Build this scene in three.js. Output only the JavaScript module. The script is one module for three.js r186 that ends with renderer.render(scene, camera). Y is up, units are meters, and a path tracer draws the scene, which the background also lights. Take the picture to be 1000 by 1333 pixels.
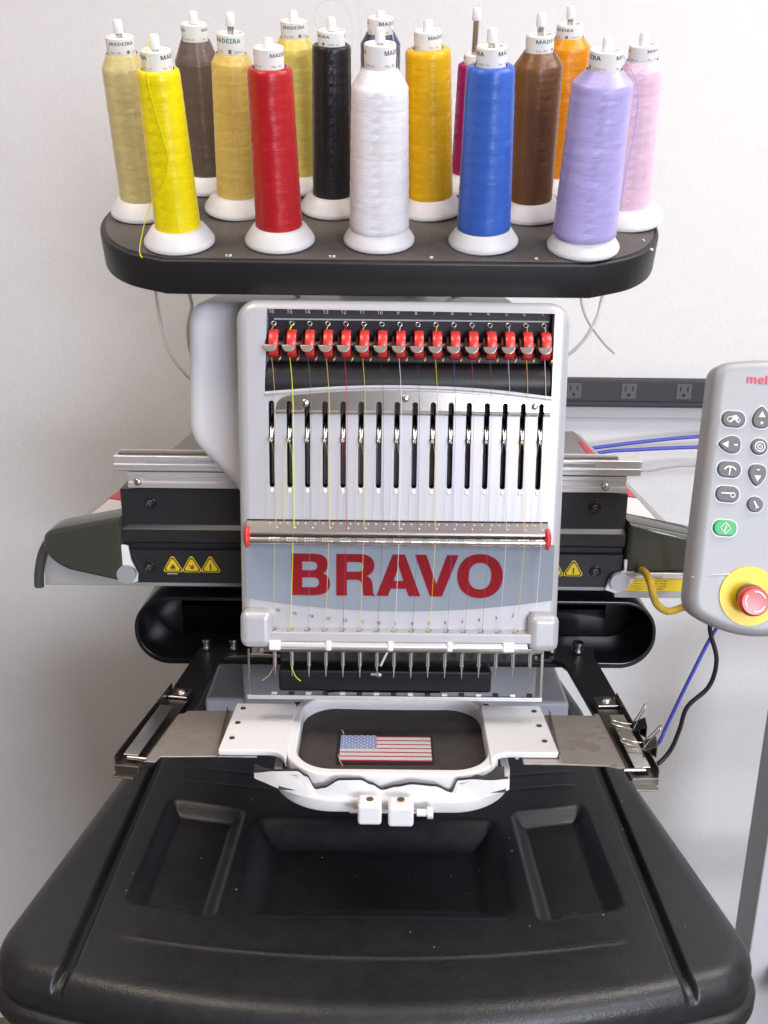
import * as THREE from 'three';
import { RoundedBoxGeometry } from 'three/addons/geometries/RoundedBoxGeometry.js';
import { RectAreaLightUniformsLib } from 'three/addons/lights/RectAreaLightUniformsLib.js';
import { TextGeometry } from 'three/addons/geometries/TextGeometry.js';
import { FontLoader } from 'three/addons/loaders/FontLoader.js';
import { mergeGeometries, toCreasedNormals } from 'three/addons/utils/BufferGeometryUtils.js';
import { Brush, Evaluator, SUBTRACTION } from 'three-bvh-csg';

// ------------------------------------------------------------------ camera, light, exposure
const R = Math.PI / 180;
const scene = new THREE.Scene();
scene.background = new THREE.Color(0x000000);
const camera = new THREE.PerspectiveCamera(57.3, 0.75, 0.05, 20);
camera.position.set(0.004, 1.45, 1.0);
camera.rotation.order = 'YXZ';
camera.rotation.set(-17.5 * R, 0, 0.6 * R);
const renderer = new THREE.WebGLRenderer({ antialias: true });
renderer.setSize(768, 1024);
renderer.toneMapping = THREE.LinearToneMapping;
renderer.toneMappingExposure = 1.1;
renderer.shadowMap.enabled = true;
RectAreaLightUniformsLib.init();
const LAMPS = [   // ceiling panels: place, width, depth, colour, strength
  { p: [1.15, 2.58, 0.35], w: 1.2, d: 0.6, c: 0xfff8f2, i: 7.5 },
  { p: [-0.75, 2.58, 0.55], w: 0.6, d: 0.6, c: 0xffe9d6, i: 8 },
  { p: [1.7, 2.58, 2.3], w: 1.2, d: 0.6, c: 0xf4f4ff, i: 14 },
];
const ADDED_WINDOW = { p: [1.75, 1.62, 4.86], w: 1.9, h: 1.2, c: 0xeaf0ff, i: 19 };   // added unseen light source, in the wall behind the camera

// ------------------------------------------------------------------ random, textures
let seed = 7;
const rnd = () => { seed = (seed * 1664525 + 1013904223) >>> 0; return seed / 4294967296; };
function noiseGrid(n, s) {
  seed = s; const a = new Float32Array(n * n); for (let i = 0; i < n * n; i++) a[i] = rnd();
  return (x, y) => {
    x = ((x % n) + n) % n; y = ((y % n) + n) % n;
    const x0 = Math.floor(x), y0 = Math.floor(y), fx = x - x0, fy = y - y0, x1 = (x0 + 1) % n, y1 = (y0 + 1) % n;
    const sx = fx * fx * (3 - 2 * fx), sy = fy * fy * (3 - 2 * fy);
    return (a[y0 * n + x0] * (1 - sx) + a[y0 * n + x1] * sx) * (1 - sy) + (a[y1 * n + x0] * (1 - sx) + a[y1 * n + x1] * sx) * sy;
  };
}
function tex(w, h, fn, srgb, rx = 1, ry = 1) {     // fn(u, v) -> grey or [r, g, b], 0..1
  const d = new Uint8Array(w * h * 4);
  for (let j = 0; j < h; j++) for (let i = 0; i < w; i++) {
    const c = fn(i / w, j / h), k = (j * w + i) * 4, g = Array.isArray(c);
    for (let q = 0; q < 3; q++) d[k + q] = Math.max(0, Math.min(255, Math.round((g ? c[q] : c) * 255)));
    d[k + 3] = 255;
  }
  const t = new THREE.DataTexture(d, w, h);
  t.wrapS = t.wrapT = THREE.RepeatWrapping; t.magFilter = THREE.LinearFilter; t.minFilter = THREE.LinearMipmapLinearFilter; t.generateMipmaps = true;
  if (srgb) t.colorSpace = THREE.SRGBColorSpace;
  t.repeat.set(rx, ry); t.needsUpdate = true; return t;
}
const n16 = noiseGrid(16, 3), n64 = noiseGrid(64, 5), n128 = noiseGrid(128, 9), n256 = noiseGrid(256, 11);
const lin = (r, g, b) => new THREE.Color().setRGB(r, g, b);
const std = (c, rough, metal = 0, o = {}) => new THREE.MeshStandardMaterial({ color: c, roughness: rough, metalness: metal, ...o });
const phys = (c, rough, metal = 0, o = {}) => new THREE.MeshPhysicalMaterial({ color: c, roughness: rough, metalness: metal, ...o });

const pebble = tex(512, 512, (u, v) => 0.55 * n256(u * 256, v * 256) + 0.45 * n128(u * 128, v * 128));
const pebbleRough = tex(512, 512, (u, v) => 0.78 + 0.12 * n16(u * 16, v * 16) + 0.1 * n64(u * 64, v * 64));
const scuff = tex(1024, 1024, (u, v) => {
  const m = n16(u * 16, v * 16), f = n64(u * 64, v * 64), s = n256(u * 256, v * 9);
  const d = 0.84 + 0.09 * m + 0.07 * f + (s > 0.955 && f > 0.7 ? 0.2 : 0);
  return [d, d, d];
}, true);
const peel = tex(512, 512, (u, v) => 0.5 * n64(u * 64, v * 64) + 0.35 * n128(u * 128, v * 128) + 0.15 * n16(u * 16, v * 16));
const wallTone = tex(512, 512, (u, v) => { const m = 0.975 + 0.010 * n16(u * 16, v * 16) + 0.010 * n64(u * 64, v * 64); return [m, m, m]; }, true);
const brushed = tex(512, 512, (u, v) => 0.42 * n256(u * 6, v * 256) + 0.4 * n128(u * 3, v * 128) + 0.18 * n64(u * 64, v * 64));
const blot = (u, v) => { const a = n16(u * 4, v * 4) * 0.7 + n16(u * 11, v * 11) * 0.22 + n64(u * 40, v * 40) * 0.08, t = Math.max(0, Math.min(1, (a - 0.5) / 0.09)); return t * t * (3 - 2 * t); };
const stain = tex(512, 512, (u, v) => { const b = 1 - 0.17 * blot(u, v), g = 0.92 + 0.08 * n256(u * 5, v * 256); return [b * g, b * g * 0.975, b * g * 0.945]; }, true);
const stainRough = tex(512, 512, (u, v) => 0.40 + 0.2 * blot(u, v) + 0.08 * n256(u * 5, v * 256));
const weave = tex(512, 512, (u, v) => { const a = Math.sin(u * Math.PI * 256), b = Math.sin(v * Math.PI * 256); return 0.5 + 0.28 * (Math.sin(u * 804 + v * 804)) + 0.12 * a * b + 0.1 * n128(u * 128, v * 128); });
const weaveTone = tex(512, 512, (u, v) => { const m = 0.8 + 0.12 * n16(u * 16, v * 16) + 0.12 * n256(u * 256, v * 256); return [m, m * 0.98, m * 0.97]; }, true);
// wound thread: two winding directions meeting along a saw-toothed seam
const rowRand = (r, c) => { const t = Math.sin(r * 12.9898 + c * 78.233) * 43758.5453; return t - Math.floor(t); };
// 0 outside a layer, rising across it to 1 at its ragged right-hand edge
const windZone = (u, v) => { const c = Math.floor(u * 4), w = v * 17 + u + 0.3 * rowRand(c, 3), row = Math.floor(w), t = w - row, saw = t < 0.8 ? t / 0.8 : (1 - t) / 0.2; const e = (0.10 + 0.22 * rowRand(row % 17, c)) * saw + 0.05 * n64(u * 64, v * 64), m = (u * 4) % 1, end = 0.50 + e; return m < end ? Math.max(0, Math.min(1, (m - 0.04) / 0.45)) : 0; };
const windNormal = tex(1024, 1024, (u, v) => {   // thread layers leaning either way, uneven turns, and the fine thread itself
  const z = windZone(u, v), k = rowRand(Math.floor(v * 17 + u), Math.floor(u * 4) + 9);
  const nx = z * 0.17 * (0.3 + k) - 0.05 + 0.05 * (n64(u * 64, v * 64) - 0.5), band = n64(u * 4, v * 64 + 9) + 0.6 * n128(u * 3, v * 128) - 0.8;
  const ny = 0.16 * band + 0.20 * Math.cos((v * 190 + u * (z > 0.2 ? 6 : -6)) * 2 * Math.PI) + 0.14 * (n256(u * 30, v * 256) - 0.5);
  const l = Math.hypot(nx, ny, 1); return [nx / l / 2 + 0.5, ny / l / 2 + 0.5, 1 / l / 2 + 0.5];
});
const windSheenTone = tex(1024, 1024, (u, v) => { const z = windZone(u, v), k = 0.90 + 0.035 * z + 0.05 * n256(u * 22, v * 256) + 0.02 * n128(u * 8, v * 100); return [k, k, k]; }, true);  // layers lightened to paint in thread sheen, over random thread tone
const crossTone = tex(512, 512, (u, v) => { const m = 0.86 + 0.14 * n64(u * 64, v * 64); return [m, m, m]; }, true);
const stitch = tex(256, 256, (u, v) => 0.5 + 0.4 * Math.sin((u * 40 + Math.abs((v * 2) % 1 - 0.5) * 5) * 2 * Math.PI) + 0.1 * n64(u * 64, v * 64));

// ------------------------------------------------------------------ materials
const M = {
  wall: std(lin(0.690, 0.684, 0.677), 0.75, 0, { map: wallTone, bumpMap: peel, bumpScale: 0.00028 }),
  ceiling: std(lin(0.8, 0.8, 0.79), 0.9), sideWall: std(lin(0.30, 0.27, 0.25), 0.8), floor: std(lin(0.20, 0.155, 0.115), 0.55, 0, { map: crossTone }),
  blackPlastic: std(lin(0.0150, 0.0160, 0.0180), 0.45, 0, { map: scuff, bumpMap: pebble, bumpScale: 0.0002, roughnessMap: pebbleRough }),
  blackMetal: std(lin(0.012, 0.012, 0.014), 0.42, 0.0, { bumpMap: pebble, bumpScale: 0.00008 }),
  blackGloss: std(lin(0.008, 0.008, 0.009), 0.22),
  blackBeam: std(lin(0.020, 0.021, 0.024), 0.38, 0.0, { bumpMap: brushed, bumpScale: 0.00005 }),
  cavity: std(lin(0.006, 0.006, 0.007), 0.7),
  padSilver: phys(lin(0.34, 0.34, 0.345), 0.5, 0.2), silver: phys(lin(0.50, 0.50, 0.522), 0.36, 0.2, { clearcoat: 0.25, clearcoatRoughness: 0.3 }),
  silverSatin: phys(lin(0.43, 0.43, 0.45), 0.42, 0.3, { clearcoat: 0.15, clearcoatRoughness: 0.4 }),
  silverBack: phys(lin(0.78, 0.78, 0.80), 0.4, 0.05),
  namePlate: phys(lin(0.255, 0.29, 0.335), 0.65, 0, { specularIntensity: 0.4 }), red: phys(lin(0.235, 0.010, 0.016), 0.7, 0, { specularIntensity: 0.25 }), ink: std(lin(0.03, 0.03, 0.035), 0.6),
  knobRed: phys(lin(0.62, 0.035, 0.03), 0.34, 0, { clearcoat: 0.4, clearcoatRoughness: 0.25 }),
  steel: std(lin(0.62, 0.60, 0.57), 0.24, 1), polished: std(lin(0.74, 0.71, 0.67), 0.17, 1, { bumpMap: brushed, bumpScale: 0.00003 }),
  darkSteel: std(lin(0.25, 0.23, 0.21), 0.32, 1), needleSteel: std(lin(0.80, 0.79, 0.78), 0.22, 1), guideSteel: std(lin(0.50, 0.46, 0.43), 0.33, 1, { bumpMap: brushed, bumpScale: 0.00004 }), brass: std(lin(0.62, 0.45, 0.26), 0.3, 1),
  plateSteel: std(lin(0.60, 0.575, 0.555), 1, 0.8, { map: stain, roughnessMap: stainRough, bumpMap: brushed, bumpScale: 0.00006 }),
  alu: std(lin(0.72, 0.71, 0.70), 0.38, 0.75, { bumpMap: brushed, bumpScale: 0.00006 }),
  white: phys(lin(0.80, 0.80, 0.81), 0.38, 0, { clearcoat: 0.15, clearcoatRoughness: 0.35 }), hoopShaded: std(lin(0.66, 0.66, 0.67), 0.45), coneWhite: phys(lin(0.70, 0.695, 0.69), 0.42), whiteTube: std(lin(0.78, 0.78, 0.77), 0.5),
  paperWhite: std(lin(0.80, 0.80, 0.79), 0.9, 0, { bumpMap: peel, bumpScale: 0.0003 }),
  trayTop: std(lin(0.105, 0.092, 0.086), 0.55, 0, { map: crossTone, bumpMap: pebble, bumpScale: 0.0001 }),
  fabric: std(lin(0.062, 0.056, 0.053), 0.95, 0, { map: weaveTone, bumpMap: weave, bumpScale: 0.00025 }),
  smoke: phys(lin(0.13, 0.135, 0.105), 0.12, 0, { transmission: 0.62, thickness: 0, ior: 1.45 }),
  greyPaint: std(lin(0.38, 0.375, 0.37), 0.5), greyBox: std(lin(0.33, 0.34, 0.37), 0.5), lid: std(lin(0.24, 0.225, 0.22), 0.45),
  yellow: std(lin(0.80, 0.62, 0.02), 0.5), signYellow: std(lin(0.80, 0.56, 0.01), 0.4), labelRed: std(lin(0.62, 0.06, 0.09), 0.45), green: phys(lin(0.01, 0.36, 0.07), 0.3, 0, { clearcoat: 0.3 }),
  keyGrey: std(lin(0.12, 0.12, 0.125), 0.5), iconWhite: std(lin(0.80, 0.80, 0.80), 0.5), brandRed: std(lin(0.60, 0.05, 0.09), 0.5),
  rubber: std(lin(0.05, 0.05, 0.05), 0.7), cableBlack: std(lin(0.012, 0.012, 0.014), 0.45), cableBlue: std(lin(0.05, 0.07, 0.42), 0.45), cableGrey: std(lin(0.36, 0.34, 0.31), 0.55),
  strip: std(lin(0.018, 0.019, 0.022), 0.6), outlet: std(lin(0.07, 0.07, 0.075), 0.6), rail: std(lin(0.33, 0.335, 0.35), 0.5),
  deskGrey: std(lin(0.58, 0.59, 0.60), 0.5), tubePlastic: phys(lin(0.74, 0.73, 0.71), 0.35, 0, { transmission: 0.25, thickness: 0 }),
  hose: std(lin(0.62, 0.40, 0.03), 0.5), stitchWhite: std(lin(0.90, 0.88, 0.89), 0.6, 0, { bumpMap: stitch, bumpScale: 0.0004 }), stitchRed: std(lin(0.52, 0.03, 0.055), 0.6, 0, { bumpMap: stitch, bumpScale: 0.0004 }), stitchBlue: std(lin(0.32, 0.42, 0.78), 0.6, 0, { bumpMap: stitch, bumpScale: 0.0004 }),
  stitchBlack: std(lin(0.016, 0.014, 0.02), 0.7),
};

// ------------------------------------------------------------------ helpers
const used = {};
function numbered(n) { if (!(n in used)) { used[n] = 0; return n; } used[n]++; return `${n}_${String(used[n]).padStart(3, '0')}`; }
function shade(o) { o.traverse(m => { if (m.isMesh) { m.castShadow = true; m.receiveShadow = true; } }); return o; }
function thing(name, label, category, pos = [0, 0, 0], group) {
  const o = new THREE.Group(); o.name = numbered(name); o.position.set(...pos); o.userData = { label, category };
  if (group) o.userData.group = group; scene.add(o); return o;
}
function part(name, geo, mat, parent, pos, rot) {
  const m = new THREE.Mesh(geo, mat); m.name = name; m.castShadow = m.receiveShadow = true;
  if (pos) m.position.set(...pos); if (rot) m.rotation.set(...rot); parent.add(m); return m;
}
function struct(name, geo, mat, pos, rot) { const m = part(name, geo, mat, scene, pos, rot); m.userData.kind = 'structure'; return m; }
function metreUV(g, s = 1) {   // box-projected uv in metres times s
  g = g.index ? g.toNonIndexed() : g; const p = g.attributes.position, n = g.attributes.normal, uv = new Float32Array(p.count * 2);
  for (let i = 0; i < p.count; i++) {
    const a = Math.abs(n.getX(i)), b = Math.abs(n.getY(i)), c = Math.abs(n.getZ(i)); let u, v;
    if (b >= a && b >= c) { u = p.getX(i); v = p.getZ(i); } else if (c >= a) { u = p.getX(i); v = p.getY(i); } else { u = p.getZ(i); v = p.getY(i); }
    uv[2 * i] = u * s; uv[2 * i + 1] = v * s;
  }
  g.setAttribute('uv', new THREE.BufferAttribute(uv, 2)); return g;
}
const crease = (g, a) => toCreasedNormals(g.scale(1000, 1000, 1000), a).scale(0.001, 0.001, 0.001);   // the add-on merges points at 1/100 unit
const box = (w, h, d, r = 0.0008, s = 8) => metreUV(new RoundedBoxGeometry(w, h, d, 2, Math.min(r, w / 2.01, h / 2.01, d / 2.01)), s);
const boxAt = (x0, x1, y0, y1, z0, z1, r, s) => box(x1 - x0, y1 - y0, z1 - z0, r, s).translate((x0 + x1) / 2, (y0 + y1) / 2, (z0 + z1) / 2);
const shp = pts => { const s = new THREE.Shape(); pts.forEach((p, i) => i ? s.lineTo(p[0], p[1]) : s.moveTo(p[0], p[1])); s.closePath(); return s; };
function rrect(x0, x1, y0, y1, r, S = THREE.Shape) {
  const s = new S(); s.moveTo(x0 + r, y0); s.lineTo(x1 - r, y0); s.absarc(x1 - r, y0 + r, r, -Math.PI / 2, 0); s.lineTo(x1, y1 - r); s.absarc(x1 - r, y1 - r, r, 0, Math.PI / 2);
  s.lineTo(x0 + r, y1); s.absarc(x0 + r, y1 - r, r, Math.PI / 2, Math.PI); s.lineTo(x0, y0 + r); s.absarc(x0 + r, y0 + r, r, Math.PI, 1.5 * Math.PI); return s;
}
function flatCaps(g) {
  const p = g.attributes.position, n = g.attributes.normal, a = new THREE.Vector3(), b = new THREE.Vector3(), c = new THREE.Vector3();
  for (let i = 0; i < p.count; i += 3) { a.fromBufferAttribute(p, i); b.fromBufferAttribute(p, i + 1).sub(a); c.fromBufferAttribute(p, i + 2).sub(a); b.cross(c).normalize(); if (Math.abs(b.z) > 0.9995) for (let q = 0; q < 3; q++) n.setXYZ(i + q, 0, 0, Math.sign(b.z)); }
  g.computeBoundingBox(); const z0 = g.boundingBox.min.z, z1 = g.boundingBox.max.z;
  for (let i = 0; i < p.count; i += 3) for (const [zz, sg] of [[z0, -1], [z1, 1]]) if ([0, 1, 2].every(q => Math.abs(p.getZ(i + q) - zz) < 2e-7)) for (let q = 0; q < 3; q++) n.setXYZ(i + q, 0, 0, sg);
  return g;
}
function ext(shape, depth, bev = 0, seg = 3, curve = 16, s = 8) {   // front face at z = 0, body behind it
  const tidy = path => { const o = []; for (const p of path.getPoints(curve)) if (!o.length || o[o.length - 1].distanceTo(p) > 2e-5) o.push(p); while (o.length > 3 && o[0].distanceTo(o[o.length - 1]) < 2e-5) o.pop(); return o; };
  const clean = new THREE.Shape(tidy(shape)); clean.holes = shape.holes.map(h => new THREE.Path(tidy(h)));
  const g = new THREE.ExtrudeGeometry(clean, { depth: depth - 2 * bev, bevelEnabled: bev > 0, bevelSize: bev, bevelThickness: bev, bevelOffset: -bev, bevelSegments: seg, curveSegments: curve });
  g.translate(0, 0, -depth + bev); return metreUV(flatCaps(crease(g, 0.6)), s);
}
const flat = g => g.rotateX(-Math.PI / 2);   // shape (x, -z) extruded along y: top at y = 0
const cyl = (r, l, seg = 16, r2 = r) => new THREE.CylinderGeometry(r2, r, l, seg);
const cylX = (r, l, seg = 20) => cyl(r, l, seg).rotateZ(Math.PI / 2);
const cylZ = (r, l, seg = 20, r2 = r) => cyl(r, l, seg, r2).rotateX(Math.PI / 2);
const V = p => new THREE.Vector3(...p);
const tube = (pts, r, n = 48, seg = 8) => new THREE.TubeGeometry(new THREE.CatmullRomCurve3(pts.map(V)), n, r, seg, false);
const wire = (pts, r, seg = 6) => { const c = new THREE.CurvePath(); for (let i = 1; i < pts.length; i++) c.add(new THREE.LineCurve3(V(pts[i - 1]), V(pts[i]))); return new THREE.TubeGeometry(c, (pts.length - 1) * 3, r, seg, false); };
const lathe = (pts, seg = 48) => crease(new THREE.LatheGeometry(pts.map(p => new THREE.Vector2(p[0], p[1])), seg), 0.7);
const merge = list => mergeGeometries(list.map(g => { const k = g.index ? g.toNonIndexed() : g; for (const n of Object.keys(k.attributes)) if (!['position', 'normal', 'uv'].includes(n)) k.deleteAttribute(n); return k; }));
const font = await new FontLoader().loadAsync('fonts/droid/droid_sans_bold.typeface.json');
const fontR = await new FontLoader().loadAsync('fonts/droid/droid_sans_regular.typeface.json');
function word(t, size, depth, f = font, bev = 0) {   // centred text, facing +z
  const g = new TextGeometry(t, { font: f, size, depth, curveSegments: 5, bevelEnabled: bev > 0, bevelSize: bev, bevelThickness: 0.0001, bevelSegments: 1 });
  g.computeBoundingBox(); const b = g.boundingBox; g.translate(-(b.min.x + b.max.x) / 2, -(b.min.y + b.max.y) / 2, 0); return g;
}
function canvasTex(w, h, draw) {
  const c = document.createElement('canvas'); c.width = w; c.height = h; const x = c.getContext('2d'); draw(x, w, h);
  const t = new THREE.CanvasTexture(c); t.colorSpace = THREE.SRGBColorSpace; t.wrapS = THREE.RepeatWrapping; return t;
}

// ------------------------------------------------------------------ the setting: wall, floor, ceiling and its lamps
const plane = (w, h, s) => { const g = new THREE.BoxGeometry(w, h, 0.06); return metreUV(g, s); };
struct('wall', plane(5.2, 2.92, 3.2), M.wall, [0.3, 1.2, -0.68]);
struct('floor', metreUV(new THREE.BoxGeometry(5.2, 0.06, 5.6), 4), M.floor, [0.3, -0.29, 2.1]);
struct('ceiling', new THREE.BoxGeometry(5.2, 0.06, 5.6), M.ceiling, [0.3, 2.66, 2.1]);
struct('side_wall', plane(5.6, 2.92, 3), M.sideWall, [-2.3, 1.2, 2.1], [0, Math.PI / 2, 0]);
struct('side_wall_001', plane(5.6, 2.92, 3), M.sideWall, [2.9, 1.2, 2.1], [0, Math.PI / 2, 0]);
struct('far_wall', plane(5.2, 2.92, 3), M.sideWall, [0.3, 1.2, 4.9]);
LAMPS.forEach((L, i) => {
  const t = thing('ceiling_lamp', ['wide white ceiling light panel above the right of the machine', 'small warm square ceiling light above the left of the machine', 'wide cool ceiling light panel behind the camera'][i], 'ceiling lamp', L.p);
  part('lamp_frame', box(L.w + 0.06, 0.03, L.d + 0.06, 0.004), M.whiteTube, t, [0, 0.03, 0]);
  part('diffuser', box(L.w, 0.012, L.d, 0.003), std(0xffffff, 0.6, 0, { emissive: L.c, emissiveIntensity: 3.0 }), t, [0, 0.009, 0]);
  const a = new THREE.RectAreaLight(L.c, L.i, L.w, L.d); a.position.set(0, -0.006, 0); a.rotation.x = -Math.PI / 2; t.add(a);
});

{
  const w = thing('window', 'added bright pane in the wall behind the camera, put in to light the machine', 'window', ADDED_WINDOW.p);
  part('added_window_pane', box(ADDED_WINDOW.w, ADDED_WINDOW.h, 0.01, 0.002), std(0xffffff, 0.5, 0, { emissive: ADDED_WINDOW.c, emissiveIntensity: 2.5 }), w);
  for (const [x, y, a, b] of [[0, ADDED_WINDOW.h / 2 + 0.03, ADDED_WINDOW.w + 0.12, 0.06], [0, -ADDED_WINDOW.h / 2 - 0.03, ADDED_WINDOW.w + 0.12, 0.06], [-ADDED_WINDOW.w / 2 - 0.03, 0, 0.06, ADDED_WINDOW.h - 0.002], [ADDED_WINDOW.w / 2 + 0.03, 0, 0.06, ADDED_WINDOW.h - 0.002]]) part('added_window_frame', box(a, b, 0.03, 0.003), M.whiteTube, w, [x, y, -0.003]);
  const l = new THREE.RectAreaLight(ADDED_WINDOW.c, ADDED_WINDOW.i, ADDED_WINDOW.w, ADDED_WINDOW.h); l.position.set(0, 0, -0.02); w.add(l);
}

// ------------------------------------------------------------------ machine stand: moulded black table top
const stand = thing('machine_stand', 'black moulded plastic stand with three sunken storage pockets and long side grooves', 'stand', [0, 0, 0.02]);
{
  const T = 0.8, zc = 0.02, halfW = z => 0.2725 + (z + 0.27) * 0.157, zBack = -0.29, fr = 0.022;
  const zFront = x => 0.374 - 0.50 * x * x;
  const sstep = (a, b, x) => { x = Math.max(0, Math.min(1, (x - a) / (b - a))); return x * x * (3 - 2 * x); };
  const rr = (x, z, hx, hz, r) => { const qx = Math.abs(x) - hx + r, qz = Math.abs(z) - hz + r; return Math.hypot(Math.max(qx, 0), Math.max(qz, 0)) + Math.min(Math.max(qx, qz), 0) - r; };
  const pockets = [   // centre, half size, depth, wall width, lean of the side edges
    { x: -0.0015, z: 0.1755, hx: 0.1375, hz: 0.0775, d: 0.0205, w: 0.034, r: 0.014, k: 0 },
    { x: -0.1985, z: 0.158, hx: 0.0445, hz: 0.086, d: 0.0135, w: 0.016, r: 0.010, k: 0.10 },
    { x: 0.1985, z: 0.160, hx: 0.0425, hz: 0.086, d: 0.0135, w: 0.016, r: 0.010, k: -0.10 },
  ];
  const pocketSd = (p, x, z) => { const X = x - p.x - p.k * 0.35 * (z - p.z) * -1, Z = z - p.z - (p.k ? (x - p.x) * p.k * 2.2 : 0); return rr(X, Z, p.hx, p.hz, p.r); };
  const region = (x, z) => { for (let i = 0; i < 3; i++) if (pocketSd(pockets[i], x, z) < 0) return i + 1; return 0; };
  const h = (x, z) => {
    let y = 0.004 * (1 - (x / 0.35) ** 2) * (1 - sstep(0.2, 0.35, z));
    for (const p of pockets) { const d = -pocketSd(p, x, z); y -= p.d * sstep(-0.004, p.w, d) * 1.0; if (p.k) { const q = Math.hypot(x - p.x - p.k * 0.05, z - p.z - 0.082); y += 0.0016 * sstep(0.016, 0.013, q) * sstep(0.000, 0.004, d); } }
    for (const s of [-1, 1]) {   // long side grooves
      const zz = Math.max(-0.26, Math.min(0.318, z)), gx = s * (0.2745 + 0.011 * (zz + 0.02)), q = Math.hypot(x - gx, z - zz); y -= 0.0090 * sstep(0.0074, 0.0030, q);
    }
    const ridge = (zr, x0, x1, hh) => { if (x > x0 && x < x1) { const q = z - zr; y += hh * Math.exp(-((q / 0.0022) ** 2)) * sstep(x0, x0 + 0.012, x) * sstep(x1, x1 - 0.012, x); } };
    ridge(0.302 - 0.42 * x * x, -0.247, 0.24, 0.0012);
    for (const s of [-1, 1]) { const X = s * x, zr = 0.0465 - 0.16 * X - (s < 0 ? 0.0 : 0); if (X > 0.11 && X < 0.24) { for (const o of [0.018, -0.011]) { const q = z - (zr + o); y += 0.0012 * Math.exp(-((q / 0.0022) ** 2)) * sstep(0.11, 0.122, X) * sstep(0.24, 0.228, X); } } }
    return y;
  };
  const NU = 420, NV = 400, pos = [], idx = [[], [], [], []];
  const ue = u => Math.sin(u * Math.PI / 2) * 0.35 + u * 0.65;
  const pt = (u, v) => {
    const e = Math.max(0, (Math.abs(u) - 0.91) / 0.09), zf = zFront(u * 0.34) - 0.028 * (1 - Math.sqrt(Math.max(0, 1 - e * e)));
    const z = zBack + (zf - fr - zBack) * v; return [u * (halfW(z) - fr), z];
  };
  for (let j = 0; j <= NV; j++) for (let i = 0; i <= NU; i++) { const [x, z] = pt(ue(-1 + 2 * i / NU), j / NV); pos.push(x, T + h(x, z), z - zc); }
  for (let j = 0; j < NV; j++) for (let i = 0; i < NU; i++) {
    const a = j * (NU + 1) + i, b = a + 1, c = a + NU + 1, d = c + 1, k = region((pos[3 * a] + pos[3 * d]) / 2, (pos[3 * a + 2] + pos[3 * d + 2]) / 2 + zc);
    idx[k].push(a, c, b, b, c, d);
  }
  // rim and skirt swept round the edge of the top
  const loop = []; const N = NU;
  for (let j = 0; j <= NV; j += 4) loop.push(j * (NU + 1));
  for (let i = 1; i <= NU; i++) loop.push(NV * (NU + 1) + i);
  for (let j = NV - 4; j >= 0; j -= 4) loop.push(j * (NU + 1) + NU);
  const L = loop.length, nx = [], nz = [];
  for (let k = 0; k < L; k++) {
    const a = loop[Math.max(0, k - 3)], b = loop[Math.min(L - 1, k + 3)]; let dx = pos[3 * b] - pos[3 * a], dz = pos[3 * b + 2] - pos[3 * a + 2]; const l = Math.hypot(dx, dz) || 1; nx.push(-dz / l); nz.push(dx / l);
  }
  const prof = []; for (let q = 1; q <= 10; q++) { const a = q / 10 * Math.PI / 2; prof.push([fr * Math.sin(a), -fr * (1 - Math.cos(a))]); }
  for (const p of [[0.0222, -0.030], [0.0215, -0.036], [0.0205, -0.0385], [0.0222, -0.0405], [0.0262, -0.0415], [0.0282, -0.0445], [0.0282, -0.056], [0.0265, -0.060], [0.0215, -0.062], [0.020, -0.075], [0.010, -0.14], [0.004, -0.30]]) prof.push(p);
  let prev = loop;
  for (const [o, dy] of prof) {
    const cur = [];
    for (let k = 0; k < L; k++) { cur.push(pos.length / 3); pos.push(pos[3 * loop[k]] + nx[k] * o, T + (pos[3 * loop[k] + 1] - T) * Math.max(0, 1 + dy / fr) + dy, pos[3 * loop[k] + 2] + nz[k] * o); }
    for (let k = 0; k < L - 1; k++) idx[0].push(prev[k], cur[k], prev[k + 1], prev[k + 1], cur[k], cur[k + 1]);
    prev = cur;
  }
  const P = new Float32Array(pos), all = new THREE.BufferGeometry(); all.setAttribute('position', new THREE.BufferAttribute(P, 3)); all.setIndex([].concat(...idx.map(a => a)).length ? idx.reduce((s, a) => { for (const q of a) s.push(q); return s; }, []) : []); all.computeVertexNormals();
  const uv = new Float32Array(P.length / 3 * 2); for (let i = 0; i < P.length / 3; i++) { uv[2 * i] = P[3 * i] * 4; uv[2 * i + 1] = (P[3 * i + 2] - P[3 * i + 1]) * 4; }
  const mk = id => { const g = new THREE.BufferGeometry(); g.setAttribute('position', all.attributes.position); g.setAttribute('normal', all.attributes.normal); g.setAttribute('uv', new THREE.BufferAttribute(uv, 2)); g.setIndex(idx[id]); return compact(g); };
  function compact(g) { const ix = g.index.array, map = new Map(), p = [], n = [], u = [], o = []; for (const q of ix) { let m = map.get(q); if (m === undefined) { m = map.size; map.set(q, m); p.push(P[3 * q], P[3 * q + 1], P[3 * q + 2]); const N2 = g.attributes.normal.array; n.push(N2[3 * q], N2[3 * q + 1], N2[3 * q + 2]); u.push(uv[2 * q], uv[2 * q + 1]); } o.push(m); } const r = new THREE.BufferGeometry(); r.setAttribute('position', new THREE.Float32BufferAttribute(p, 3)); r.setAttribute('normal', new THREE.Float32BufferAttribute(n, 3)); r.setAttribute('uv', new THREE.Float32BufferAttribute(u, 2)); r.setIndex(o); return r; }
  part('table_top', mk(0), M.blackPlastic, stand);
  part('storage_pocket', mk(1), M.blackPlastic, stand).userData.label = 'wide middle storage pocket';
  part('storage_pocket', mk(2), M.blackPlastic, stand).userData.label = 'narrow left storage pocket';
  part('storage_pocket', mk(3), M.blackPlastic, stand).userData.label = 'narrow right storage pocket';
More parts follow.
